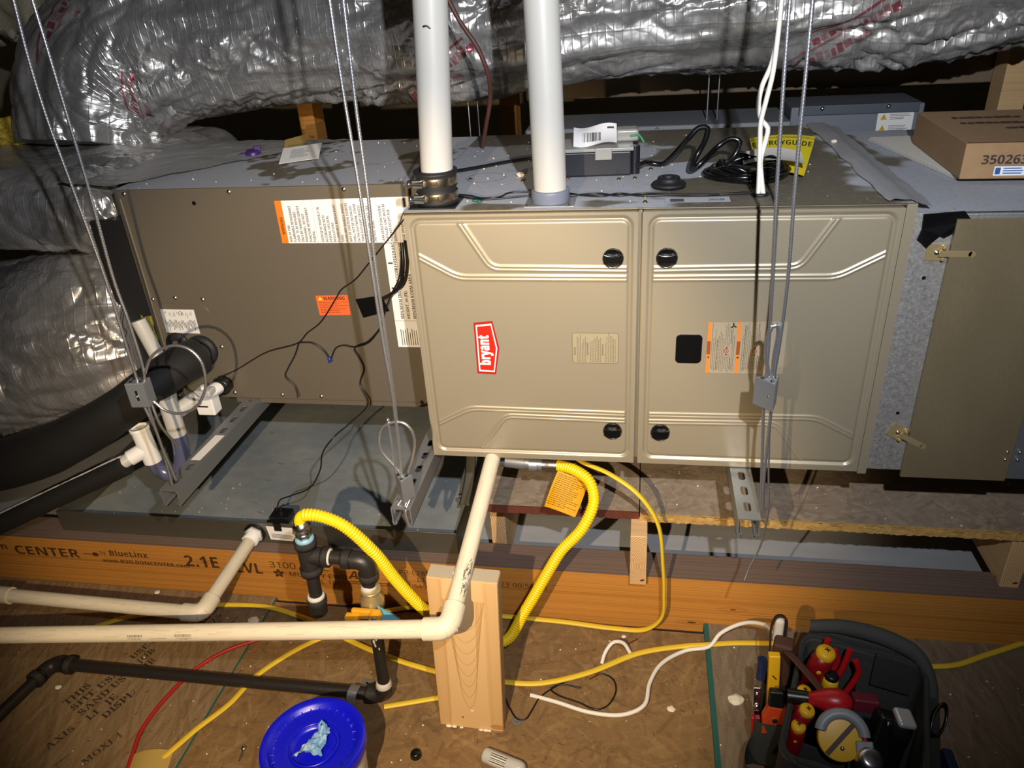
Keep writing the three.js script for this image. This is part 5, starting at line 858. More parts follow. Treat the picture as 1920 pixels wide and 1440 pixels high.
{
  const a = thing('suspension_cable', 'doubled wire rope with square grip and big loop before the foil ducts', 'cable');
  obj('wire', rope(up(DATA.cL1)), M.rope, a); obj('wire', rope(up(DATA.cL2)), M.rope, a); obj('wire', rope(DATA.cLs1), M.rope, a); obj('wire', rope(DATA.cLs2), M.rope, a); obj('wire', rope(DATA.cLs3), M.rope, a);
  obj('tail_loop', rope(DATA.cLloop), M.rope, a); const p = DATA.cLs1[0]; grip(a, [p[0] + 0.004, p[1] + 0.026, p[2]], 0.034, 0.05, 0.1, false);
  const b = thing('suspension_cable', 'doubled wire rope with a teardrop tail loop in front of the coil cabinet', 'cable');
  obj('wire', rope(up(DATA.cM1)), M.rope, b); obj('wire', rope(up(DATA.cM2)), M.rope, b); obj('wire', rope(DATA.cMstub), M.rope, b); obj('tail_loop', rope(DATA.cMloop), M.rope, b);
  obj('crimp', ball(DATA.cMstub[0], 0.004), M.steel, b);
  const q = DATA.cMloop[0]; grip(b, [q[0] - 0.002, q[1] - 0.026, q[2] + 0.002], 0.032, 0.05, -0.1, true);
  for (const [dx, ex, ez] of [[-0.012, -0.034, -0.02], [-0.004, -0.028, 0.005], [0.004, 0.006, 0.012], [0.010, 0.012, 0.02]]) obj('wire', rope([[q[0] + dx, q[1] - 0.05, q[2]], [-0.018 + ex * 0.6, 0.50, 0.175 + ez * 0.6], [-0.018 + ex, 0.462, 0.17 + ez]]), M.rope, b);
  const c = thing('suspension_cable', 'doubled wire rope with a three-cornered grip crossing the right furnace door', 'cable');
  obj('wire', rope(up(DATA.cR1)), M.rope, c); obj('wire', rope(up(DATA.cR2)), M.rope, c); obj('wire', rope(DATA.cRs1), M.rope, c); obj('wire', rope(DATA.cRs2), M.rope, c); obj('loose_strand', rope(DATA.cRs3, 0.0016), M.rope, c); obj('tail_loop', rope(DATA.cRloop, 0.0032), M.rope, c);
  const r = DATA.cRs1[0]; grip(c, [r[0] + 0.004, r[1] + 0.026, r[2]], 0.035, 0.05, 0.1, true);
  // thin hangers behind the furnace
  for (const [x, z, y0, label] of [[0.615, -0.97, 1.03, 'pair of thin hanger wires behind the furnace beside the white control cable'], [-0.075, -0.97, 1.03, 'pair of thin hanger wires behind the furnace next to the orange stud']]) { const t = thing('hanger_wire', label, 'wire'); for (const d of [0, 0.028]) obj('wire', cyl([x + d, 0.95, z], [x + d, 1.6, z], 0.0022, 0.0022, 8), M.rope, t); }
}
// ---------------------------------------------------------------- cables and wires
const cable = (name, pts, r, mat, label, opt = {}) => tag(obj(name, sweep(pts, r, { rad: 12, step: 0.008, ...opt }), mat), label, opt.cat || 'cable');
cable('power_cable', DATA.y1, 0.0072, M.nm, 'yellow sheathed power cable snaking over the floor behind the wood block to the tool bag', { flat: 0.6 });
cable('power_cable', DATA.y2, 0.0072, M.nm, 'yellow sheathed power cable beside the red cable crossing under the drain pipe', { flat: 0.6 });
cable('power_cable', DATA.y3, 0.0072, M.nm, 'yellow sheathed cable rising from the beam to the furnace underside', { flat: 0.6 });
cable('power_cable', DATA.y4, 0.0066, M.nm, 'short cut end of yellow cable poking out beside the foot of the wood block', { flat: 0.6 });
cable('power_cable', DATA.y5, 0.0066, M.nm, 'yellow cable leaving behind the tool bag along the orange beam', { flat: 0.7 });
cable('red_cable', DATA.red, 0.0046, M.redWire, 'thin red cable curving over the left floor sheet');
cable('white_cable', DATA.white, 0.0046, M.whiteWire, 'white control cable lying on the floor and rising into the tool bag');
cable('white_cable', DATA.whiteLoop, 0.0044, M.whiteWire, 'short hooped offcut of white cable on the floor near the yellow cable');
cable('black_wire', DATA.blackWire, 0.0018, M.black, 'thin black wire tangled on the floor beside the wood block', { cat: 'wire', rad: 8 });
const low = (a) => a.map(([x, y, z]) => [x, y, z]);
{
  const t = thing('thermostat_wire', 'thin black low-voltage wire branching over the face of the coil cabinet', 'wire');
  for (const k of ['w1', 'w1b', 'w1c', 'w1d']) obj('strand', sweep(low(DATA[k]), 0.0015, { rad: 8, step: 0.006 }), M.black, t);
  const e = DATA.w1b.at(-1); obj('wire_nut', lathe([[0, 0], [0.0045, 0.001], [0.0042, 0.009], [0.0028, 0.014], [0, 0.014]], [e[0] + 0.002, e[1] - 0.010, e[2]], [-0.3, 1, 0], 12), std({ color: 0x1c2f9a, roughness: 0.4 }), t);
  cable('float_switch_wire', DATA.w2, 0.0018, M.black, 'black wire dropping down the coil cabinet to the switch on the pan', { cat: 'wire', rad: 8 });
  cable('sensor_lead', DATA.w3, 0.0042, M.black, 'thick black sensor lead ending at the black tape patch', { cat: 'wire', rad: 10 });
  const w = thing('control_cable', 'pair of twisted white control cables dropping into the furnace top', 'cable');
  obj('strand', sweep(up(DATA.wh1), 0.0043, { rad: 10, step: 0.008 }), M.whiteWire, w); obj('strand', sweep(up(DATA.wh2), 0.0043, { rad: 10, step: 0.008 }), M.whiteWire, w);
  cable('brown_cable', up(DATA.brown), 0.0052, M.brownWire, 'brown cable hanging in front of the foil duct between the vent pipes');
  const s = thing('low_voltage_wires', 'pair of thin black wires trailed along the front of the furnace top', 'wire');
  obj('strand', sweep(DATA.sw1, 0.0016, { rad: 8, step: 0.006 }), M.black, s); obj('strand', sweep(DATA.sw2, 0.0016, { rad: 8, step: 0.006 }), M.black, s);
  cable('black_cable', DATA.lowCord, 0.004, M.black, 'black cord lying on the furnace top behind the two vent pipes');
}
// ---------------------------------------------------------------- things on the furnace top
{
  const T = 1.0505;
  const p = thing('condensate_pump', 'black condensate pump with clear lid and white barcode label on the furnace top', 'pump', [0.352, T, -0.300], 0.05);
  obj('tank', [rbox(-0.085, 0.062, 0, 0.050, -0.055, 0.055, 0.004), cyl([0.069, 0, 0.035], [0.069, 0.056, 0.035], 0.0105, 0.0105, 18), rbox(0.055, 0.078, 0, 0.052, -0.05, 0.03, 0.004)], std({ color: 0x191b22, roughness: 0.35 }), p);
  obj('lid', [rbox(-0.088, 0.066, 0.050, 0.057, -0.058, 0.058, 0.002), rbox(0.030, 0.078, 0.057, 0.082, -0.045, 0.0, 0.006), rbox(-0.012, 0.022, 0.034, 0.058, 0.0555, 0.0605, 0.002)], new THREE.MeshPhysicalMaterial({ color: 0xb9b7ad, roughness: 0.25, transmission: 0.35, thickness: 0.004 }), p);
  const lt = canvas(512, 220, (x, w, h) => { x.fillStyle = '#eceae6'; x.fillRect(0, 0, w, h); x.fillStyle = '#4a4a4a'; for (let q = 110; q < 320; q += rr(8, 20)) x.fillRect(q, 80, rr(4, 12), 100); x.fillRect(400, 30, 80, 18); });
  const g = new THREE.PlaneGeometry(0.088, 0.055, 16, 6); const q = g.attributes.position; for (let i = 0; i < q.count; i++) q.setZ(i, 0.006 * Math.pow(q.getY(i) / 0.0275, 2) * Math.sin(q.getX(i) * 60) + 0.004); g.computeVertexNormals(); g.rotateX(-1.0); g.translate(-0.012, 0.074, 0.02);
  obj('barcode_label', g, std({ map: lt, roughness: 0.7, side: THREE.DoubleSide }), p);
  obj('wire_leads', [sweep([[0.06, 0.068, 0.0], [0.078, 0.07, 0.0], [0.088, 0.055, 0.002]], 0.0025, { rad: 8 })], std({ color: 0x3d8a5c, roughness: 0.5 }), p);
  const cd = new THREE.Group(); cd.name = 'power_cord'; scene.add(cd);
  obj('curl', sweep(DATA.pumpCord, 0.0056, { rad: 12, step: 0.006 }), M.blackGloss, cd);
  const coil = []; for (let k = 0; k <= 150; k++) { const a = k / 150 * Math.PI * 2 * 5 + 2.6, r = 0.078 - 0.006 * Math.floor(k / 30) + 0.004 * Math.sin(k * 0.7); coil.push([0.643 + Math.cos(a) * r, T + 0.007 + 0.0048 * (k / 30) * (0.75 + 0.25 * Math.sin(k)), -0.222 - Math.sin(a) * r * 0.95]); }
  obj('coil', sweep(coil, 0.0052, { rad: 10, step: 0.006 }), M.blackGloss, cd);
  p.updateMatrixWorld(true); p.attach(cd);
  tag(obj('grommet', lathe([[0.011, 0.002], [0.032, 0], [0.033, 0.006], [0.030, 0.009], [0.022, 0.010], [0.022, 0.015], [0.0205, 0.019], [0.014, 0.019], [0.011, 0.016], [0.011, 0.002]], [0.489, T, -0.150], [0, 1, 0], 36), M.rubber), 'stepped black rubber grommet lying on the furnace top in front of the pump', 'grommet');
  const yt = thing('energy_label', 'bright yellow paper energy label with black lettering lying on the furnace top', 'label');
  const yx = canvas(512, 512, (x, w, h) => { x.fillStyle = '#f0dc14'; x.fillRect(0, 0, w, h); x.fillStyle = '#1c1a06'; x.fillRect(0, 30, w, 5); x.font = 'bold 76px sans-serif'; x.save(); x.scale(0.95, 1.1); x.fillText('ENERGYGUIDE', 4, 118); x.restore(); x.font = '20px sans-serif'; x.fillText('U.S. Government        Federal law prohibits removal', 10, 26); });
  const yg = new THREE.PlaneGeometry(1, 1, 16, 16), yp = yg.attributes.position; { const tl = [0.675, -0.485], tr = [0.815, -0.48], br = [0.742, -0.185], bl = [0.665, -0.22]; for (let i = 0; i < yp.count; i++) { const u = yp.getX(i) + 0.5, v = 0.5 - yp.getY(i); const X = (tl[0] * (1 - u) + tr[0] * u) * (1 - v) + (bl[0] * (1 - u) + br[0] * u) * v, Z = (tl[1] * (1 - u) + tr[1] * u) * (1 - v) + (bl[1] * (1 - u) + br[1] * u) * v; yp.setXYZ(i, X, T + 0.006 + 0.016 * Math.pow(1 - v, 2) + 0.006 * Math.sin(u * 3.1), Z); } yg.computeVertexNormals(); }
  obj('yellow_sheet', yg, std({ map: yx, roughness: 0.7, side: THREE.DoubleSide }), yt);
  const wg = new THREE.PlaneGeometry(0.115, 0.115, 12, 12), wp = wg.attributes.position; wg.rotateX(-Math.PI / 2); for (let i = 0; i < wp.count; i++) wp.setY(i, 0.020 - 0.010 * Math.pow(wp.getX(i) / 0.06, 2) + 0.006 * Math.pow(wp.getZ(i) / 0.06, 2)); wg.rotateY(-0.1); wg.translate(0.695, T + 0.008, -0.262); wg.computeVertexNormals();
  obj('paper_tag', wg, std({ color: 0xd9d6cc, roughness: 0.8, side: THREE.DoubleSide }), yt);
  // oddments on the coil top
  const pu = thing('pipe_plug', 'purple plastic pipe plug lying on the coil cabinet top', 'plug', [-0.572, T, -0.555], 0.3);
  obj('cap', [lathe([[0, 0.018], [0.016, 0.018], [0.02, 0.012], [0.021, 0], [0.017, 0], [0.016, 0.012], [0, 0.013]], [0.004, 0, 0], [0, 1, 0], 20), rbox(-0.03, 0.006, 0.004, 0.012, -0.006, 0.006, 0.002)], std({ color: 0x3c2468, roughness: 0.4 }), pu);
  obj('tab', [rbox(0.008, 0.026, 0.012, 0.028, -0.004, 0.004, 0.003)], std({ color: 0x3c2468, roughness: 0.4 }), pu);
  const card = (name, label, cat, x, z, w, d, mat, rot, lift) => { const g = new RoundedBoxGeometry(w, 0.0016, d, 2, 0.0006), p = g.attributes.position; for (let i = 0; i < p.count; i++) p.setY(i, p.getY(i) + lift * Math.pow(p.getX(i) / w + 0.5, 2)); g.computeVertexNormals(); g.rotateX(0.32); g.rotateY(rot); g.translate(x, T + 0.0025 + d * 0.16, z); return tag(obj(name, g, mat), label, cat); };
  card('card', 'tan folded card leaflet lying on the coil cabinet top', 'card', -0.475, -0.62, 0.062, 0.07, std({ color: 0xa68a4a, roughness: 0.8 }), 0.3, 0.012);
  card('card', 'white printed card lying on the coil cabinet top beside the tan one', 'card', -0.405, -0.49, 0.10, 0.075, std({ map: canvas(256, 200, (x, w, h) => { x.fillStyle = '#d5d6d4'; x.fillRect(0, 0, w, h); x.fillStyle = '#8b8f92'; for (let k = 0; k < 9; k++) x.fillRect(60, 40 + k * 13, rr(80, 130), 6); }), roughness: 0.7 }), 0.2, 0.008);
  tag(obj('green_clip', [(() => { const g = new THREE.TorusGeometry(0.005, 0.0018, 8, 18); g.rotateX(1.3); g.translate(0.128, T + 0.003, -0.062); return g; })(), (() => { const g = new THREE.TorusGeometry(0.004, 0.0016, 8, 18); g.rotateX(1.2); g.translate(0.136, T + 0.003, -0.056); return g; })()], std({ color: 0x0f6a52, roughness: 0.3 })), 'tiny green plastic ring clip on the furnace top between the vent pipes', 'clip');
  // manuals and carton on the plenum
  const mn = thing('manual', 'stack of pale instruction papers under the corner of the cardboard box', 'papers', [0, 0, 0]);
  for (let k = 0; k < 3; k++) { const s = new THREE.Shape([[0.962 + k * 0.003, 0.62], [1.10, 0.63], [1.06 + k * 0.002, 0.235], [1.028, 0.228 + k * 0.004]].map(([a, b]) => new THREE.Vector2(a, b))); const g = new THREE.ExtrudeGeometry(s, { depth: 0.0018, bevelEnabled: false }); g.rotateX(-Math.PI / 2); g.translate(0, 1.0335 + k * 0.0026, 0); const p = g.attributes.position; obj('sheet', g, std({ color: [0xc9c8be, 0xd2d0c4, 0xdad8cc][k], roughness: 0.85 }), mn); }
  const cb = thing('cardboard_box', 'brown cardboard carton with printed part number on top of the plenum', 'box', [1.021, 1.0415, -0.195], -0.045);
  const kraft = dataTex(256, (u, v) => { const k = 0.5 + 0.03 * tn(u, v, 6, 71) + 0.02 * tn(u, v, 60, 72); return [k * 1.2, k * 0.96, k * 0.68]; }, true);
  obj('carton', uvBox(rbox(0, 0.26, 0, 0.066, -0.345, 0, 0.002)), std({ map: kraft, roughness: 0.8 }), cb);
  const bt = canvas(1024, 256, (x, w, h) => { x.clearRect(0, 0, w, h); x.fillStyle = '#3b2f2a'; x.font = 'bold 92px sans-serif'; x.fillText('350263-401', 120, 150); x.fillStyle = '#dfe6ea'; x.fillRect(215, 168, 230, 70); x.fillStyle = '#2f4f92'; x.font = 'bold 26px sans-serif'; x.fillRect(224, 178, 34, 50); for (let k = 0; k < 3; k++) x.fillRect(276, 180 + k * 18, rr(110, 150), 8); });
  obj('part_number_print', quad([0.0, 0.0645, 0.0006], [0.26, 0.0645, 0.0006], [0.26, 0.002, 0.0006], [0.0, 0.002, 0.0006]), std({ map: bt, transparent: true, roughness: 0.8, polygonOffset: true, polygonOffsetFactor: -2 }), cb);
  const tt = canvas(512, 512, (x, w, h) => { x.clearRect(0, 0, w, h); x.fillStyle = '#4e2c20'; x.save(); x.translate(w, h); x.rotate(Math.PI); for (const [px, py, n] of [[40, 90, 4], [40, 150, 7], [120, 250, 9], [160, 360, 8]]) { let q = px; for (let k = 0; k < n; k++) { const l = rr(20, 46); x.fillRect(q, py, l, rr(22, 34)); q += l + rr(4, 9); } } x.restore(); });
  obj('top_print', quad([0.02, 0.0666, -0.33], [0.24, 0.0666, -0.33], [0.24, 0.0666, -0.04], [0.02, 0.0666, -0.04]), std({ map: tt, transparent: true, roughness: 0.8, polygonOffset: true, polygonOffsetFactor: -2 }), cb);
  obj('lid_seam', box(0.001, 0.259, 0.0652, 0.0662, -0.0022, 0.0006), std({ color: 0x4a2f1c, roughness: 0.9 }), cb);
}
// ---------------------------------------------------------------- paint pail
{
  const t = thing('pail', 'white plastic pail closed with a deep blue dished lid', 'bucket', [-0.147, 0, 0.485]);
  const H = 0.185;
  obj('body', lathe([[0, 0.001], [0.078, 0.001], [0.082, 0.004], [0.092, H - 0.03], [0.095, H - 0.028], [0.095, H - 0.022], [0.06, H - 0.026], [0, H - 0.027]], [0, 0, 0], [0, 1, 0], 48), M.white, t);
  const blue = new THREE.MeshPhysicalMaterial({ color: 0x0c12cc, roughness: 0.3, clearcoat: 0.4, clearcoatRoughness: 0.25 });
  const lid = obj('lid', lathe([[0.0965, H - 0.022], [0.0985, H - 0.02], [0.099, H - 0.003], [0.097, H + 0.001], [0.090, H + 0.001], [0.083, H - 0.002], [0.078, H - 0.008], [0.073, H - 0.010], [0.056, H - 0.011], [0.045, H - 0.012], [0.041, H - 0.018], [0.037, H - 0.0185], [0.0, H - 0.0185]], [0, 0, 0], [0, 1, 0], 64), blue, t);
  const rb = []; for (let k = 0; k < 28; k++) { const a = k / 28 * Math.PI * 2; const g = rbox(-0.005, 0.005, H - 0.012, H - 0.006, -0.0012, 0.0012, 0.001, 1); g.rotateY(-a); g.translate(Math.cos(a) * 0.0765, 0, Math.sin(a) * 0.0765); rb.push(g); } obj('lid_ribs', rb, blue, lid);
  obj('inner_ring', [(() => { const g = new THREE.TorusGeometry(0.0455, 0.0022, 8, 48); g.rotateX(Math.PI / 2); g.translate(0, H - 0.0105, 0); return g; })()], blue, lid);
  // torn wipe
  const g = new THREE.PlaneGeometry(1, 1, 26, 26), p = g.attributes.position;
  for (let i = 0; i < p.count; i++) { const u = p.getX(i) + 0.5, v = p.getY(i) + 0.5; const wl = -0.034 + 0.032 * v + 0.004 * noise(v * 9, 1, 2), wr = 0.020 - 0.006 * v + 0.005 * noise(v * 8, 4, 2), X = wl + (wr - wl) * u, Z = 0.030 - 0.068 * v - 0.010 * u * (1 - v) + 0.004 * noise(u * 7, 2, 8); p.setXYZ(i, -0.142 + X, H - 0.012 + 0.012 * Math.abs(noise(X * 70, Z * 70, 3)) + 0.010 * Math.sin(u * 3.1) + 0.005 * Math.abs(noise(X * 160, Z * 160, 5)), 0.487 + Z); }
  g.computeVertexNormals();
  tag(obj('rag', [g, sweep([[-0.134, H, 0.458], [-0.139, H + 0.008, 0.448], [-0.146, H + 0.006, 0.450], [-0.143, H, 0.460]], 0.003, { rad: 8 })], std({ map: canvas(128, 128, (x, w, h) => { x.fillStyle = '#86abd0'; x.fillRect(0, 0, w, h); for (let i = 0; i < 120; i++) { x.fillStyle = ['#b9cfe0', '#4f86bd', '#7fa6cc'][i % 3]; x.globalAlpha = 0.5; x.beginPath(); x.arc(rnd() * w, rnd() * h, rr(4, 14), 0, 7); x.fill(); } }), roughness: 0.8, side: THREE.DoubleSide })), 'crumpled pale blue scrap of wipe lying in the blue pail lid', 'rag');
}
// ---------------------------------------------------------------- tool bag
{
  const t = thing('tool_bag', 'open dark grey canvas tool bag packed with hand tools on the floor', 'tool bag', [0.841, 0.0125, 0.3415], -0.29); t.scale.set(0.74, 1, 1);
  const can = std({ color: 0x3c3e39, roughness: 0.9, bumpMap: repeat(fineBump, 6), bumpScale: 0.0012 }), canD = can, trim = std({ color: 0x121212, roughness: 0.6 });
  const rrct = (w, d, r) => { const s = new THREE.Shape(); s.moveTo(-w + r, -d); s.lineTo(w - r, -d); s.absarc(w - r, -d + r, r, -Math.PI / 2, 0); s.lineTo(w, d - r); s.absarc(w - r, d - r, r, 0, Math.PI / 2); s.lineTo(-w + r, d); s.absarc(-w + r, d - r, r, Math.PI / 2, Math.PI); s.lineTo(-w, -d + r); s.absarc(-w + r, -d + r, r, Math.PI, Math.PI * 1.5); return s; };
  const wall = rrct(0.150, 0.150, 0.035); wall.holes.push(new THREE.Path(rrct(0.140, 0.140, 0.028).getPoints(8)));
  const H = 0.215, wg = new THREE.ExtrudeGeometry(wall, { depth: H, bevelEnabled: true, bevelSize: 0.002, bevelThickness: 0.003, bevelSegments: 2, steps: 10, curveSegments: 8 }); wg.rotateX(-Math.PI / 2);
  { const p = wg.attributes.position; for (let i = 0; i < p.count; i++) { const x = p.getX(i), y = p.getY(i), z = p.getZ(i); const k = 1 + 0.04 * noise(x * 9, y * 9, z * 9); p.setXYZ(i, x * k * (1.0 + 0.03 * smooth(-0.05, 0.12, z)), y, z * k); } wg.computeVertexNormals(); }
  obj('canvas_wall', wg, can, t);
  obj('base', rbox(-0.152, 0.155, 0, 0.03, -0.15, 0.15, 0.012), trim, t);
  obj('inner_divider', [rbox(-0.005, 0.0, 0.03, 0.18, -0.138, 0.138, 0.002), rbox(-0.138, 0.138, 0.03, 0.17, -0.045, -0.04, 0.002), rbox(-0.138, 0.138, 0.03, 0.16, 0.06, 0.065, 0.002)], canD, t);
  const rim = new THREE.CatmullRomCurve3(rrct(0.148, 0.147, 0.035).getSpacedPoints(60).map((q) => V(q.x * (1 + 0.03 * smooth(-0.05, 0.12, -q.y)), H + 0.004 + 0.006 * noise(q.x * 12, q.y * 12, 1), -q.y)), true); obj('rim_binding', new THREE.TubeGeometry(rim, 140, 0.006, 8, true), canD, t);
  // pleated outer pockets on the left and front
  const pocket = (pts, h, off) => { const g = sweep(pts.map(([a, b]) => [a, 0, b]), 0.002, { step: 0.006, rad: 6 }), q = new THREE.CatmullRomCurve3(pts.map(([a, b]) => V(a, 0, b))).getSpacedPoints(24), pos = [], idx = []; for (let i = 0; i <= 24; i++) for (let j = 0; j <= 6; j++) pos.push(q[i].x, 0.02 + (h - 0.02) * j / 6 - off * Math.sin(i / 24 * Math.PI) * (j / 6), q[i].z); for (let i = 0; i < 24; i++) for (let j = 0; j < 6; j++) { const a = i * 7 + j; idx.push(a, a + 7, a + 1, a + 1, a + 7, a + 8); } const m = new THREE.BufferGeometry(); m.setAttribute('position', new THREE.Float32BufferAttribute(pos, 3)); m.setIndex(idx); m.computeVertexNormals(); m.setAttribute('uv', new THREE.Float32BufferAttribute(new Float32Array(pos.length / 3 * 2), 2)); return m; };
  const can2 = can.clone(); can2.side = THREE.DoubleSide;
  for (const [a, h] of [[-0.12, 0.14], [-0.02, 0.15], [0.07, 0.13]]) obj('outer_pocket', pocket([[-0.152, a - 0.045], [-0.225, a - 0.032], [-0.234, a + 0.005], [-0.22, a + 0.037], [-0.152, a + 0.05]], h, 0.03), can2, t);
  for (const [a, h] of [[-0.09, 0.15], [0.04, 0.14]]) obj('outer_pocket', pocket([[a - 0.06, 0.155], [a - 0.05, 0.19], [a, 0.2], [a + 0.05, 0.19], [a + 0.06, 0.155]], h, 0.02), can2, t);
  // back panel with padded handle roll
  obj('back_panel', rbox(-0.135, 0.135, 0.10, 0.236, -0.162, -0.150, 0.006), can, t);
  obj('handle_roll', sweep([[-0.135, 0.238, -0.152], [-0.05, 0.250, -0.160], [0.06, 0.248, -0.160], [0.13, 0.232, -0.150], [0.165, 0.20, -0.115], [0.172, 0.15, -0.06]], (s, a, q) => 0.012 + 0.004 * Math.sin(q * 3.14), { rad: 14, step: 0.012 }), canD, t);
  obj('side_flap', rbox(0.152, 0.185, 0.06, 0.20, -0.10, 0.13, 0.012), canD, t);
  obj('label_patch', [rbox(0.01, 0.085, 0.17, 0.205, -0.146, -0.143, 0.001)], std({ color: 0x4a1420, roughness: 0.7 }), t);
  const car = [(() => { const g = new THREE.TorusGeometry(0.024, 0.0045, 8, 30); g.scale(0.62, 1.25, 1); g.rotateX(-0.9); g.rotateZ(-0.5); g.translate(0.175, 0.215, -0.03); return g; })()]; obj('carabiner', car, M.blackGloss, t);
  const W2B = (q) => { const v = V3(q).sub(V(0.841, 0.0125, 0.3415)).applyAxisAngle(UP, 0.29); return [v.x / 0.74, v.y, v.z]; };
  obj('leather_strap', sweep([[0.738, 0.235, 0.225], [0.735, 0.262, 0.255], [0.756, 0.264, 0.295], [0.780, 0.252, 0.325]].map(W2B), 0.013, { flat: 0.14, rad: 10, step: 0.01 }), std({ color: 0x5a3826, roughness: 0.75 }), t);
  { const h = W2B([0.733, 0.21, 0.212]); obj('leather_holster', rbox(h[0] - 0.026, h[0] + 0.026, 0.12, 0.238, h[2] - 0.016, h[2] + 0.018, 0.008), std({ color: 0x4a2c1e, roughness: 0.75 }), t); }
  obj('mesh_pocket', rbox(0.03, 0.125, 0.15, 0.232, -0.134, -0.128, 0.002), can, t);

  // tools: tip point in the room, direction it points, and how far its base lies below the tip
  const tool = (name, label, cat, tip, dir, len, group) => { const d = V3(dir).normalize(), q = V3(tip).addScaledVector(d, -len); const o = thing(name, label, cat, [q.x, q.y, q.z], 0, group); o.quaternion.setFromUnitVectors(UP, d); return o; };
  const red = std({ color: 0x8e1218, roughness: 0.35 }), redB = std({ color: 0xb81a1e, roughness: 0.35 }), yel = std({ color: 0xe6b31c, roughness: 0.4 }), gry = std({ color: 0x8f9498, roughness: 0.4 });
  const driver = (label, tip, dir, s, body, cap) => {
    const o = tool('screwdriver', label, 'screwdriver', tip, dir, 0.109 * s, 'insulated screwdrivers in the bag');
    obj('handle', lathe([[0, 0], [0.008 * s, 0], [0.010 * s, 0.012 * s], [0.014 * s, 0.02 * s], [0.0165 * s, 0.05 * s], [0.0155 * s, 0.085 * s], [0.013 * s, 0.098 * s], [0, 0.098 * s]], [0, 0, 0], [0, 1, 0], 20), body, o);
    const c = obj('cap', lathe([[0.0132 * s, 0], [0.0138 * s, 0.006 * s], [0.011 * s, 0.011 * s], [0, 0.012 * s]], [0, 0.097 * s, 0], [0, 1, 0], 20), cap, o);
    obj('cross_mark', [box(-0.004 * s, 0.004 * s, 0.1085 * s, 0.1098 * s, -0.0008, 0.0008), box(-0.0008, 0.0008, 0.1085 * s, 0.1098 * s, -0.004 * s, 0.004 * s)], M.black, c);
    obj('shaft', cyl([0, -0.06, 0], [0, 0.002, 0], 0.0035 * s, 0.0035 * s, 10), M.black, o);
    obj('grip_dot', ball([-0.004 * s, 0.076 * s, 0.0153 * s], 0.0036 * s, 1, 1, 0.4), cap, o);
  };
  driver('largest red insulated screwdriver with a yellow cross-marked cap in the tool bag', [0.799, 0.285, 0.260], [0.22, 1, 0.02], 1.3, red, yel);
  driver('dark red screwdriver with a yellow cap beside the brown leather strap', [0.753, 0.248, 0.323], [0.15, 1, 0.05], 0.95, red, yel);
  driver('dark red screwdriver with a yellow cross-marked cap next to the red round grip', [0.751, 0.250, 0.366], [0.25, 1, 0.15], 1.0, red, yel);
  driver('short yellow-capped screwdriver half hidden by the front rim of the tool bag', [0.736, 0.222, 0.378], [0.05, 1, 0.05], 0.95, red, yel);
  driver('black-tipped yellow screwdriver standing in the middle of the tool bag', [0.809, 0.245, 0.279], [0.06, 1, -0.05], 0.95, yel, M.black);
  const rg = tool('round_grip_tool', 'shiny red round-ended tool grip lying across the tool bag', 'tool', [0.828, 0.253, 0.350], [1, 0.08, 0.12], 0.074);
  obj('grip', lathe([[0, -0.004], [0.011, -0.002], [0.014, 0.012], [0.021, 0.030], [0.023, 0.048], [0.019, 0.064], [0.008, 0.073], [0, 0.074]], [0, 0, 0], [0, 1, 0], 24), redB, rg); obj('collar', cyl([0, -0.035, 0], [0, 0.0, 0], 0.013, 0.012, 16), M.black, rg);
  const pl = (label, tip, dir) => { const o = tool('pliers', label, 'pliers', tip, dir, 0.1, 'red-handled pliers in the bag'); for (const s of [-1, 1]) obj('handle', sweep([[s * 0.006, -0.02, 0], [s * 0.015, 0.02, 0], [s * 0.015, 0.06, 0], [s * 0.010 - 0.010, 0.1 - (s > 0 ? 0.02 : 0), 0]], 0.0062, { rad: 10, step: 0.008 }), redB, o); obj('jaws', [rbox(-0.009, 0.009, -0.05, -0.015, -0.006, 0.006, 0.003)], M.steel, o); };
  pl('red-handled pliers standing behind the largest screwdriver', [0.830, 0.262, 0.217], [0.3, 1, -0.1]);
  pl('red-handled pliers beside the grey canvas mesh pocket', [0.868, 0.252, 0.230], [0.35, 1, -0.2]);
  const lv = tool('torpedo_level', 'yellow level standing in the side pocket under the leather holster', 'level', [0.712, 0.238, 0.236], [-0.05, 1, -0.1], 0.17); obj('body', rbox(-0.011, 0.011, 0, 0.17, -0.008, 0.008, 0.003), yel, lv); obj('cord', sweep([[0.012, 0.1, 0.0], [0.0, 0.12, 0.009], [-0.012, 0.13, 0.0]], 0.0012, { rad: 6 }), M.black, lv);
  const cu = tool('pipe_cutter', 'orange pipe cutter with black throat in the side pocket of the tool bag', 'cutter', [0.711, 0.205, 0.292], [0.02, 1, -0.28], 0.115);
  obj('frame', extrude([[-0.018, 0], [0.018, 0], [0.021, 0.03], [0.016, 0.058], [-0.010, 0.060], [-0.019, 0.036]], 0.014, 0.003).translate(0, 0.02, -0.007), std({ color: 0xc4451a, roughness: 0.4 }), cu); obj('pivot', cyl([0, 0.055, 0.006], [0, 0.055, 0.0125], 0.006, 0.005, 14), M.steel, cu); obj('throat', rbox(-0.013, 0.015, 0.078, 0.115, -0.009, 0.009, 0.005), M.black, cu);
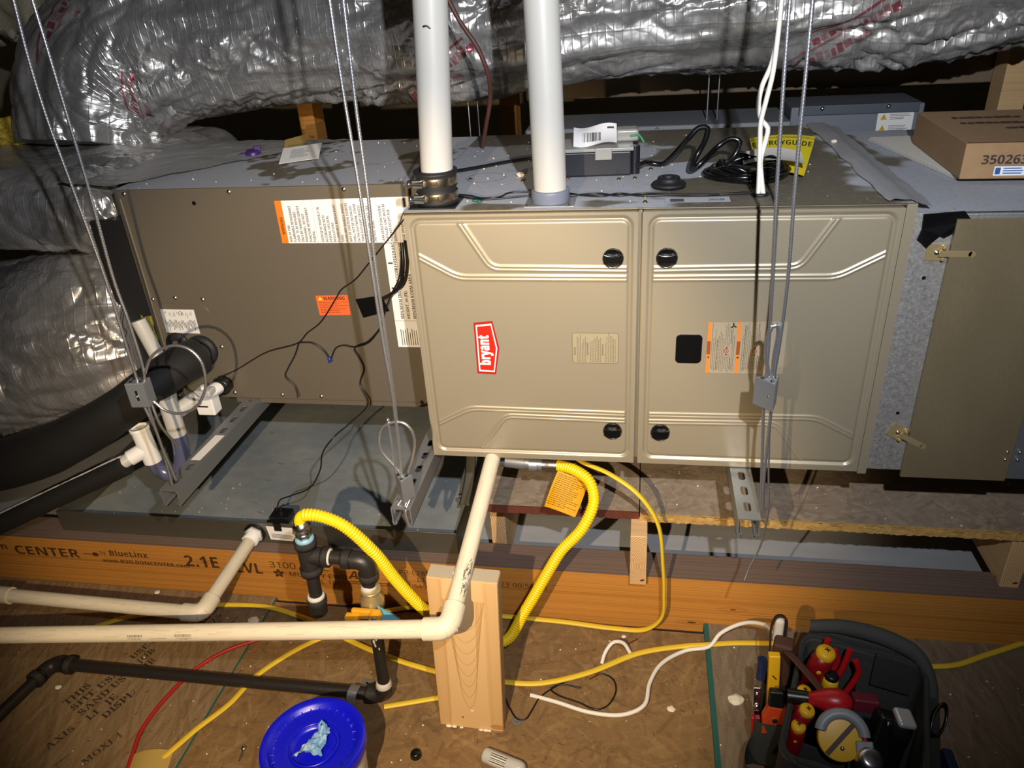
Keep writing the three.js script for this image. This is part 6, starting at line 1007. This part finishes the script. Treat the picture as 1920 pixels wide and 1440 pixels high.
  const sn = tool('tin_snips', 'chrome and blue snips at the outer corner pocket of the tool bag', 'snips', [0.680, 0.185, 0.272], [-0.05, 1, -0.1], 0.10); obj('blades', [rbox(-0.007, 0.007, 0.04, 0.10, -0.004, 0.004, 0.002), ball([0, 0.055, 0.004], 0.006), ball([0, 0.085, 0.004], 0.004)], M.steel, sn); obj('handle', sweep([[0.010, 0.09, -0.03], [0.013, 0.11, -0.036], [0.014, 0.135, -0.038]], 0.009, { rad: 10 }), std({ color: 0x16264a, roughness: 0.45 }), sn); obj('lower_grip', rbox(-0.011, 0.007, 0.0, 0.035, 0.004, 0.016, 0.003), redB, sn);
  const rl = tool('tape_roll', 'white cloth tape roll held in a dark strap above the tool bag corner', 'tape', [0.725, 0.282, 0.184], [0.02, 1, -0.1], 0.058); obj('roll', rbox(-0.009, 0.010, 0, 0.058, -0.008, 0.010, 0.008), std({ color: 0xd9d3bf, roughness: 0.8 }), rl); obj('strap', sweep([[-0.012, -0.02, 0.004], [-0.013, 0.045, 0.003], [-0.004, 0.063, 0.001], [0.010, 0.060, 0.0], [0.014, 0.03, 0.0], [0.013, -0.02, 0.0]], 0.007, { flat: 0.25, rad: 8, step: 0.006 }), std({ color: 0x2f1c16, roughness: 0.7 }), rl);
  const tm = tool('tape_measure', 'yellow tape measure with grey bumper and red rim in the front of the tool bag', 'tape measure', [0.800, 0.222, 0.402], [-0.1, 0.72, 0.68], 0.012);
  obj('case', lathe([[0, -0.018], [0.034, -0.018], [0.037, -0.012], [0.037, 0.008], [0.034, 0.012], [0, 0.012]], [0, 0, 0], [0, 1, 0], 32), yel, tm); obj('rim', (() => { const g = new THREE.TorusGeometry(0.040, 0.005, 10, 40, 3.6); g.rotateX(Math.PI / 2); g.rotateY(2.6); g.translate(0, 0.008, 0); return g; })(), redB, tm); obj('bumper', (() => { const g = new THREE.TorusGeometry(0.036, 0.010, 10, 30, 2.9); g.scale(1, 1, 1.2); g.rotateX(-Math.PI / 2); g.rotateY(0.0); g.translate(0.004, 0.012, -0.006); return g; })(), gry, tm); obj('hub_band', box(-0.034, 0.034, 0.012, 0.0135, -0.004, 0.004).rotateY(0.8), std({ color: 0x401a10, roughness: 0.5 }), tm); obj('hub_screw', ball([0.002, 0.0135, 0.014], 0.004), M.steel, tm); obj('belt_clip', rbox(0.024, 0.052, 0.010, 0.018, 0.0, 0.022, 0.003), gry, tm);
  const fl = tool('flashlight', 'silver-ended black flashlight standing by the right wall of the tool bag', 'flashlight', [0.907, 0.262, 0.374], [0.1, 1, -0.12], 0.131); obj('barrel', lathe([[0, 0], [0.014, 0], [0.0155, 0.06], [0.018, 0.085], [0.0185, 0.12], [0, 0.12]], [0, 0, 0], [0, 1, 0], 24), M.black, fl); obj('end_cap', rbox(-0.0155, 0.0155, 0.118, 0.131, -0.022, 0.020, 0.008), std({ color: 0xb9bcbe, metalness: 0.4, roughness: 0.35 }), fl);
  const mu = tool('multimeter', 'dark grey meter with a maroon top and round dial in the tool bag', 'meter', [0.858, 0.240, 0.322], [0.05, 1, -0.25], 0.085); obj('body', rbox(-0.022, 0.022, -0.03, 0.085, -0.013, 0.013, 0.006), std({ color: 0x3a3d40, roughness: 0.5 }), mu); obj('band', rbox(-0.0225, 0.0225, 0.062, 0.0865, -0.0135, 0.0145, 0.004), std({ color: 0x6a1828, roughness: 0.5 }), mu); obj('dial', cyl([0, 0.04, 0.013], [0, 0.04, 0.017], 0.013, 0.012, 20), M.black, mu);
  const dr = tool('compact_driver', 'black tool body with small white digits in the tool bag', 'tool', [0.890, 0.240, 0.352], [0.3, 1, -0.45], 0.10); obj('body', rbox(-0.020, 0.020, -0.02, 0.10, -0.018, 0.018, 0.008), std({ color: 0x0d0e0e, roughness: 0.45 }), dr); obj('digits', quad([-0.010, 0.094, 0.0186], [0.014, 0.094, 0.0186], [0.014, 0.082, 0.0186], [-0.010, 0.082, 0.0186]), std({ map: canvas(128, 64, (x) => { x.clearRect(0, 0, 128, 64); x.fillStyle = '#cfcfca'; x.font = 'bold 54px sans-serif'; x.fillText('11Z', 10, 52); }), transparent: true, roughness: 0.6 }), dr);
  const sk = tool('chrome_socket', 'chrome tool end shining at the front rim of the tool bag', 'tool', [0.846, 0.222, 0.432], [0.1, 0.9, 0.3], 0.02); obj('barrel', lathe([[0, -0.04], [0.018, -0.04], [0.021, -0.01], [0.023, 0.006], [0.020, 0.016], [0.012, 0.020], [0, 0.0205]], [0, 0, 0], [0, 1, 0], 28), M.steel, sk);
  const bl = tool('blue_sheath', 'dark blue tool sheath strapped to the right side of the tool bag', 'sheath', [1.008, 0.145, 0.365], [0.2, 1, 0], 0.12); obj('sheath', rbox(-0.010, 0.010, 0, 0.12, -0.028, 0.028, 0.006), std({ color: 0x1a2c4a, roughness: 0.6 }), bl); obj('trim', rbox(0.008, 0.013, 0.01, 0.11, -0.004, 0.004, 0.002), std({ color: 0x9aa7b4, roughness: 0.5 }), bl);
}
// ---------------------------------------------------------------- small things on the floor
{
  const crumb = (r, sx, sy, sz, k) => { const g = new THREE.IcosahedronGeometry(r, 2), p = g.attributes.position; for (let i = 0; i < p.count; i++) { const q = 1 + 0.35 * noise(p.getX(i) / r * 1.4 + k, p.getY(i) / r * 1.4, p.getZ(i) / r * 1.4); p.setXYZ(i, p.getX(i) * sx * q, p.getY(i) * sy * q, p.getZ(i) * sz * q); } g.computeVertexNormals(); return g; };
  const big = [[DATA.floorPts[0], 0.0085, 'round white foam blob on the floor right of the white cable'], [DATA.floorPts[1], 0.015, 'largest white foam scrap on the green-edged floor sheet beside the tool bag'], [DATA.floorPts[4], 0.007, 'pale foam blob on the floor beside the inked lettering near the beam'], [DATA.floorPts[6], 0.007, 'round pale foam blob on the floor near the black pipe elbow'], [DATA.floorPts[12], 0.014, 'flat pale foam scrap on the floor between the drain pipe and beam'], [DATA.floorPts[10], 0.005, 'small white foam bead on the floor by the short white hoop of cable']];
  big.forEach(([p, r, l], i) => { const g = crumb(r, 1.1, 0.4, 0.9, i * 3); g.translate(p[0], 0.003 + (p[0] > 0.62 ? 0.012 : 0), p[2]); tag(obj('foam_scrap', g, M.foamBit), l, 'foam scrap'); });
  for (const [x, y, z, r, l] of [[-0.63, 1.0535, -0.50, 0.006, 'larger white foam bead on the coil cabinet top near the purple cap'], [0.185, 1.0545, -0.262, 0.008, 'white foam bead on the furnace top between the vent pipes'], [0.86, 1.057, -0.5, 0.006, 'white foam bead on the aluminium tape on the furnace top']]) { const g = crumb(r, 1.1, 0.7, 0.9, x * 9); g.translate(x, y, z); tag(obj('foam_scrap', g, M.foamBit), l, 'foam scrap'); }
  // crumbs nobody could count
  const n = 520, im = new THREE.InstancedMesh(new THREE.IcosahedronGeometry(0.0016, 0), M.foamBit, n), m = new THREE.Matrix4(), q = new THREE.Quaternion();
  for (let i = 0; i < n; i++) {
    let x, y, z; const k = rnd();
    if (k < 0.55) { x = rr(-1.2, 1.3); z = rr(0.0, 0.62); y = x > 0.62 ? 0.0125 : 0.0008; } else if (k < 0.68) { x = rr(-0.74, -0.05); z = rr(-0.72, -0.24); y = 1.0502; } else if (k < 0.82) { x = rr(0.02, 0.86); z = rr(-0.73, -0.03); y = 1.051; } else if (k < 0.92) { x = rr(-1.1, -0.02); z = rr(-0.35, -0.11); y = 0.1498; } else { x = rr(0.2, 1.4); z = rr(-0.28, -0.1); y = 0.3105; }
    const s = Math.exp(rr(-0.9, 0.45)); m.compose(V(x, y, z), q.setFromEuler(new THREE.Euler(rnd() * 6, rnd() * 6, 0)), V(s, s * 0.6, s)); im.setMatrixAt(i, m);
  }
  im.name = 'foam_crumbs'; im.castShadow = im.receiveShadow = true; im.userData = { label: 'tiny pale crumbs of spray foam scattered over floor and cabinets', category: 'debris', kind: 'stuff' }; scene.add(im);
  const saw = new THREE.InstancedMesh(new THREE.BoxGeometry(0.006, 0.0006, 0.0012), std({ color: 0x5d4526, roughness: 0.9 }), 500);
  for (let i = 0; i < 500; i++) { const x = rr(-1.2, 0.6), z = rr(0.0, 0.62), s = Math.exp(rr(-0.8, 0.6)); m.compose(V(x, 0.0008, z), q.setFromEuler(new THREE.Euler(0, rnd() * 6, 0)), V(s, 1, s)); saw.setMatrixAt(i, m); }
  saw.name = 'wood_splinters'; saw.receiveShadow = true; saw.userData = { label: 'brown sawdust splinters strewn over the floor sheets', category: 'debris', kind: 'stuff' }; scene.add(saw);
  const b = thing('plastic_tube', 'clear ribbed plastic tube with a barcode lying on the floor before the wood block', 'tube', [0.19, 0.016, 0.372], 0.5);
  obj('tube', lathe([[0, -0.05], [0.013, -0.05], [0.015, -0.044], [0.015, 0.03], [0.012, 0.04], [0.006, 0.044], [0, 0.044]], [0, 0, 0], [0.7, 0, 0.7], 24), new THREE.MeshPhysicalMaterial({ color: 0xcfd0cc, roughness: 0.25, transmission: 0.3, thickness: 0.003 }), b);
  obj('barcode_band', lathe([[0.0152, -0.03], [0.0154, -0.03], [0.0154, 0.005], [0.0152, 0.005]], [0, 0, 0], [0.7, 0, 0.7], 24), std({ map: canvas(128, 64, (x) => { x.fillStyle = '#d8d6cf'; x.fillRect(0, 0, 128, 64); x.fillStyle = '#3a3a3a'; for (let k = 0; k < 128; k += rr(4, 9)) x.fillRect(k, 0, rr(1, 3), 64); }), roughness: 0.5 }), b);
  tag(obj('black_plug', lathe([[0, 0.012], [0.008, 0.012], [0.011, 0.008], [0.0125, 0.0], [0, 0]], [-0.002, 0, 0.366], [0, 1, 0], 18), M.blackGloss), 'small black plastic plug on the floor between the pail and the wood block', 'plug');
  tag(obj('grey_washer', lathe([[0.003, 0.001], [0.011, 0.001], [0.011, 0.003], [0.003, 0.003], [0.003, 0.001]], [0.196, 0, 0.262], [0, 1, 0], 20), std({ color: 0x6d6a66, roughness: 0.6 })), 'flat grey disc on the floor at the right foot of the wood block', 'washer');
  tag(obj('screw_scrap', [cyl([-0.375, 0.004, 0.398], [-0.372, 0.004, 0.425], 0.0028, 0.0015, 8), ball([-0.376, 0.005, 0.395], 0.006, 1, 0.7, 1)], M.steel), 'loose screw anchor lying on the floor left of the blue pail', 'screw');
  const pc = new THREE.PlaneGeometry(0.09, 0.05, 10, 6), pq = pc.attributes.position; for (let i = 0; i < pq.count; i++) pq.setZ(i, 0.012 * (1 - Math.pow(pq.getX(i) / 0.045, 2))); pc.computeVertexNormals(); pc.rotateX(-Math.PI / 2); pc.rotateY(0.25); pc.translate(-0.565, 0.003, 0.452);
  tag(obj('yellow_card', pc, std({ color: 0xb59a52, roughness: 0.8, side: THREE.DoubleSide })), 'folded yellow card on the floor under the end of the red cable', 'card');
  for (const [p, l] of [[[0.345, 0.003, 0.135], 'bare copper wire offcut on the floor beside the yellow cable'], [[0.432, 0.003, 0.02], 'copper wire offcut on the floor near the beam under the joist end']]) tag(obj('wire_offcut', cyl(p, [p[0] + 0.02, 0.003, p[2] - 0.016], 0.0016, 0.0016, 8), M.copper), l, 'wire');
}
renderer.render(scene, camera);
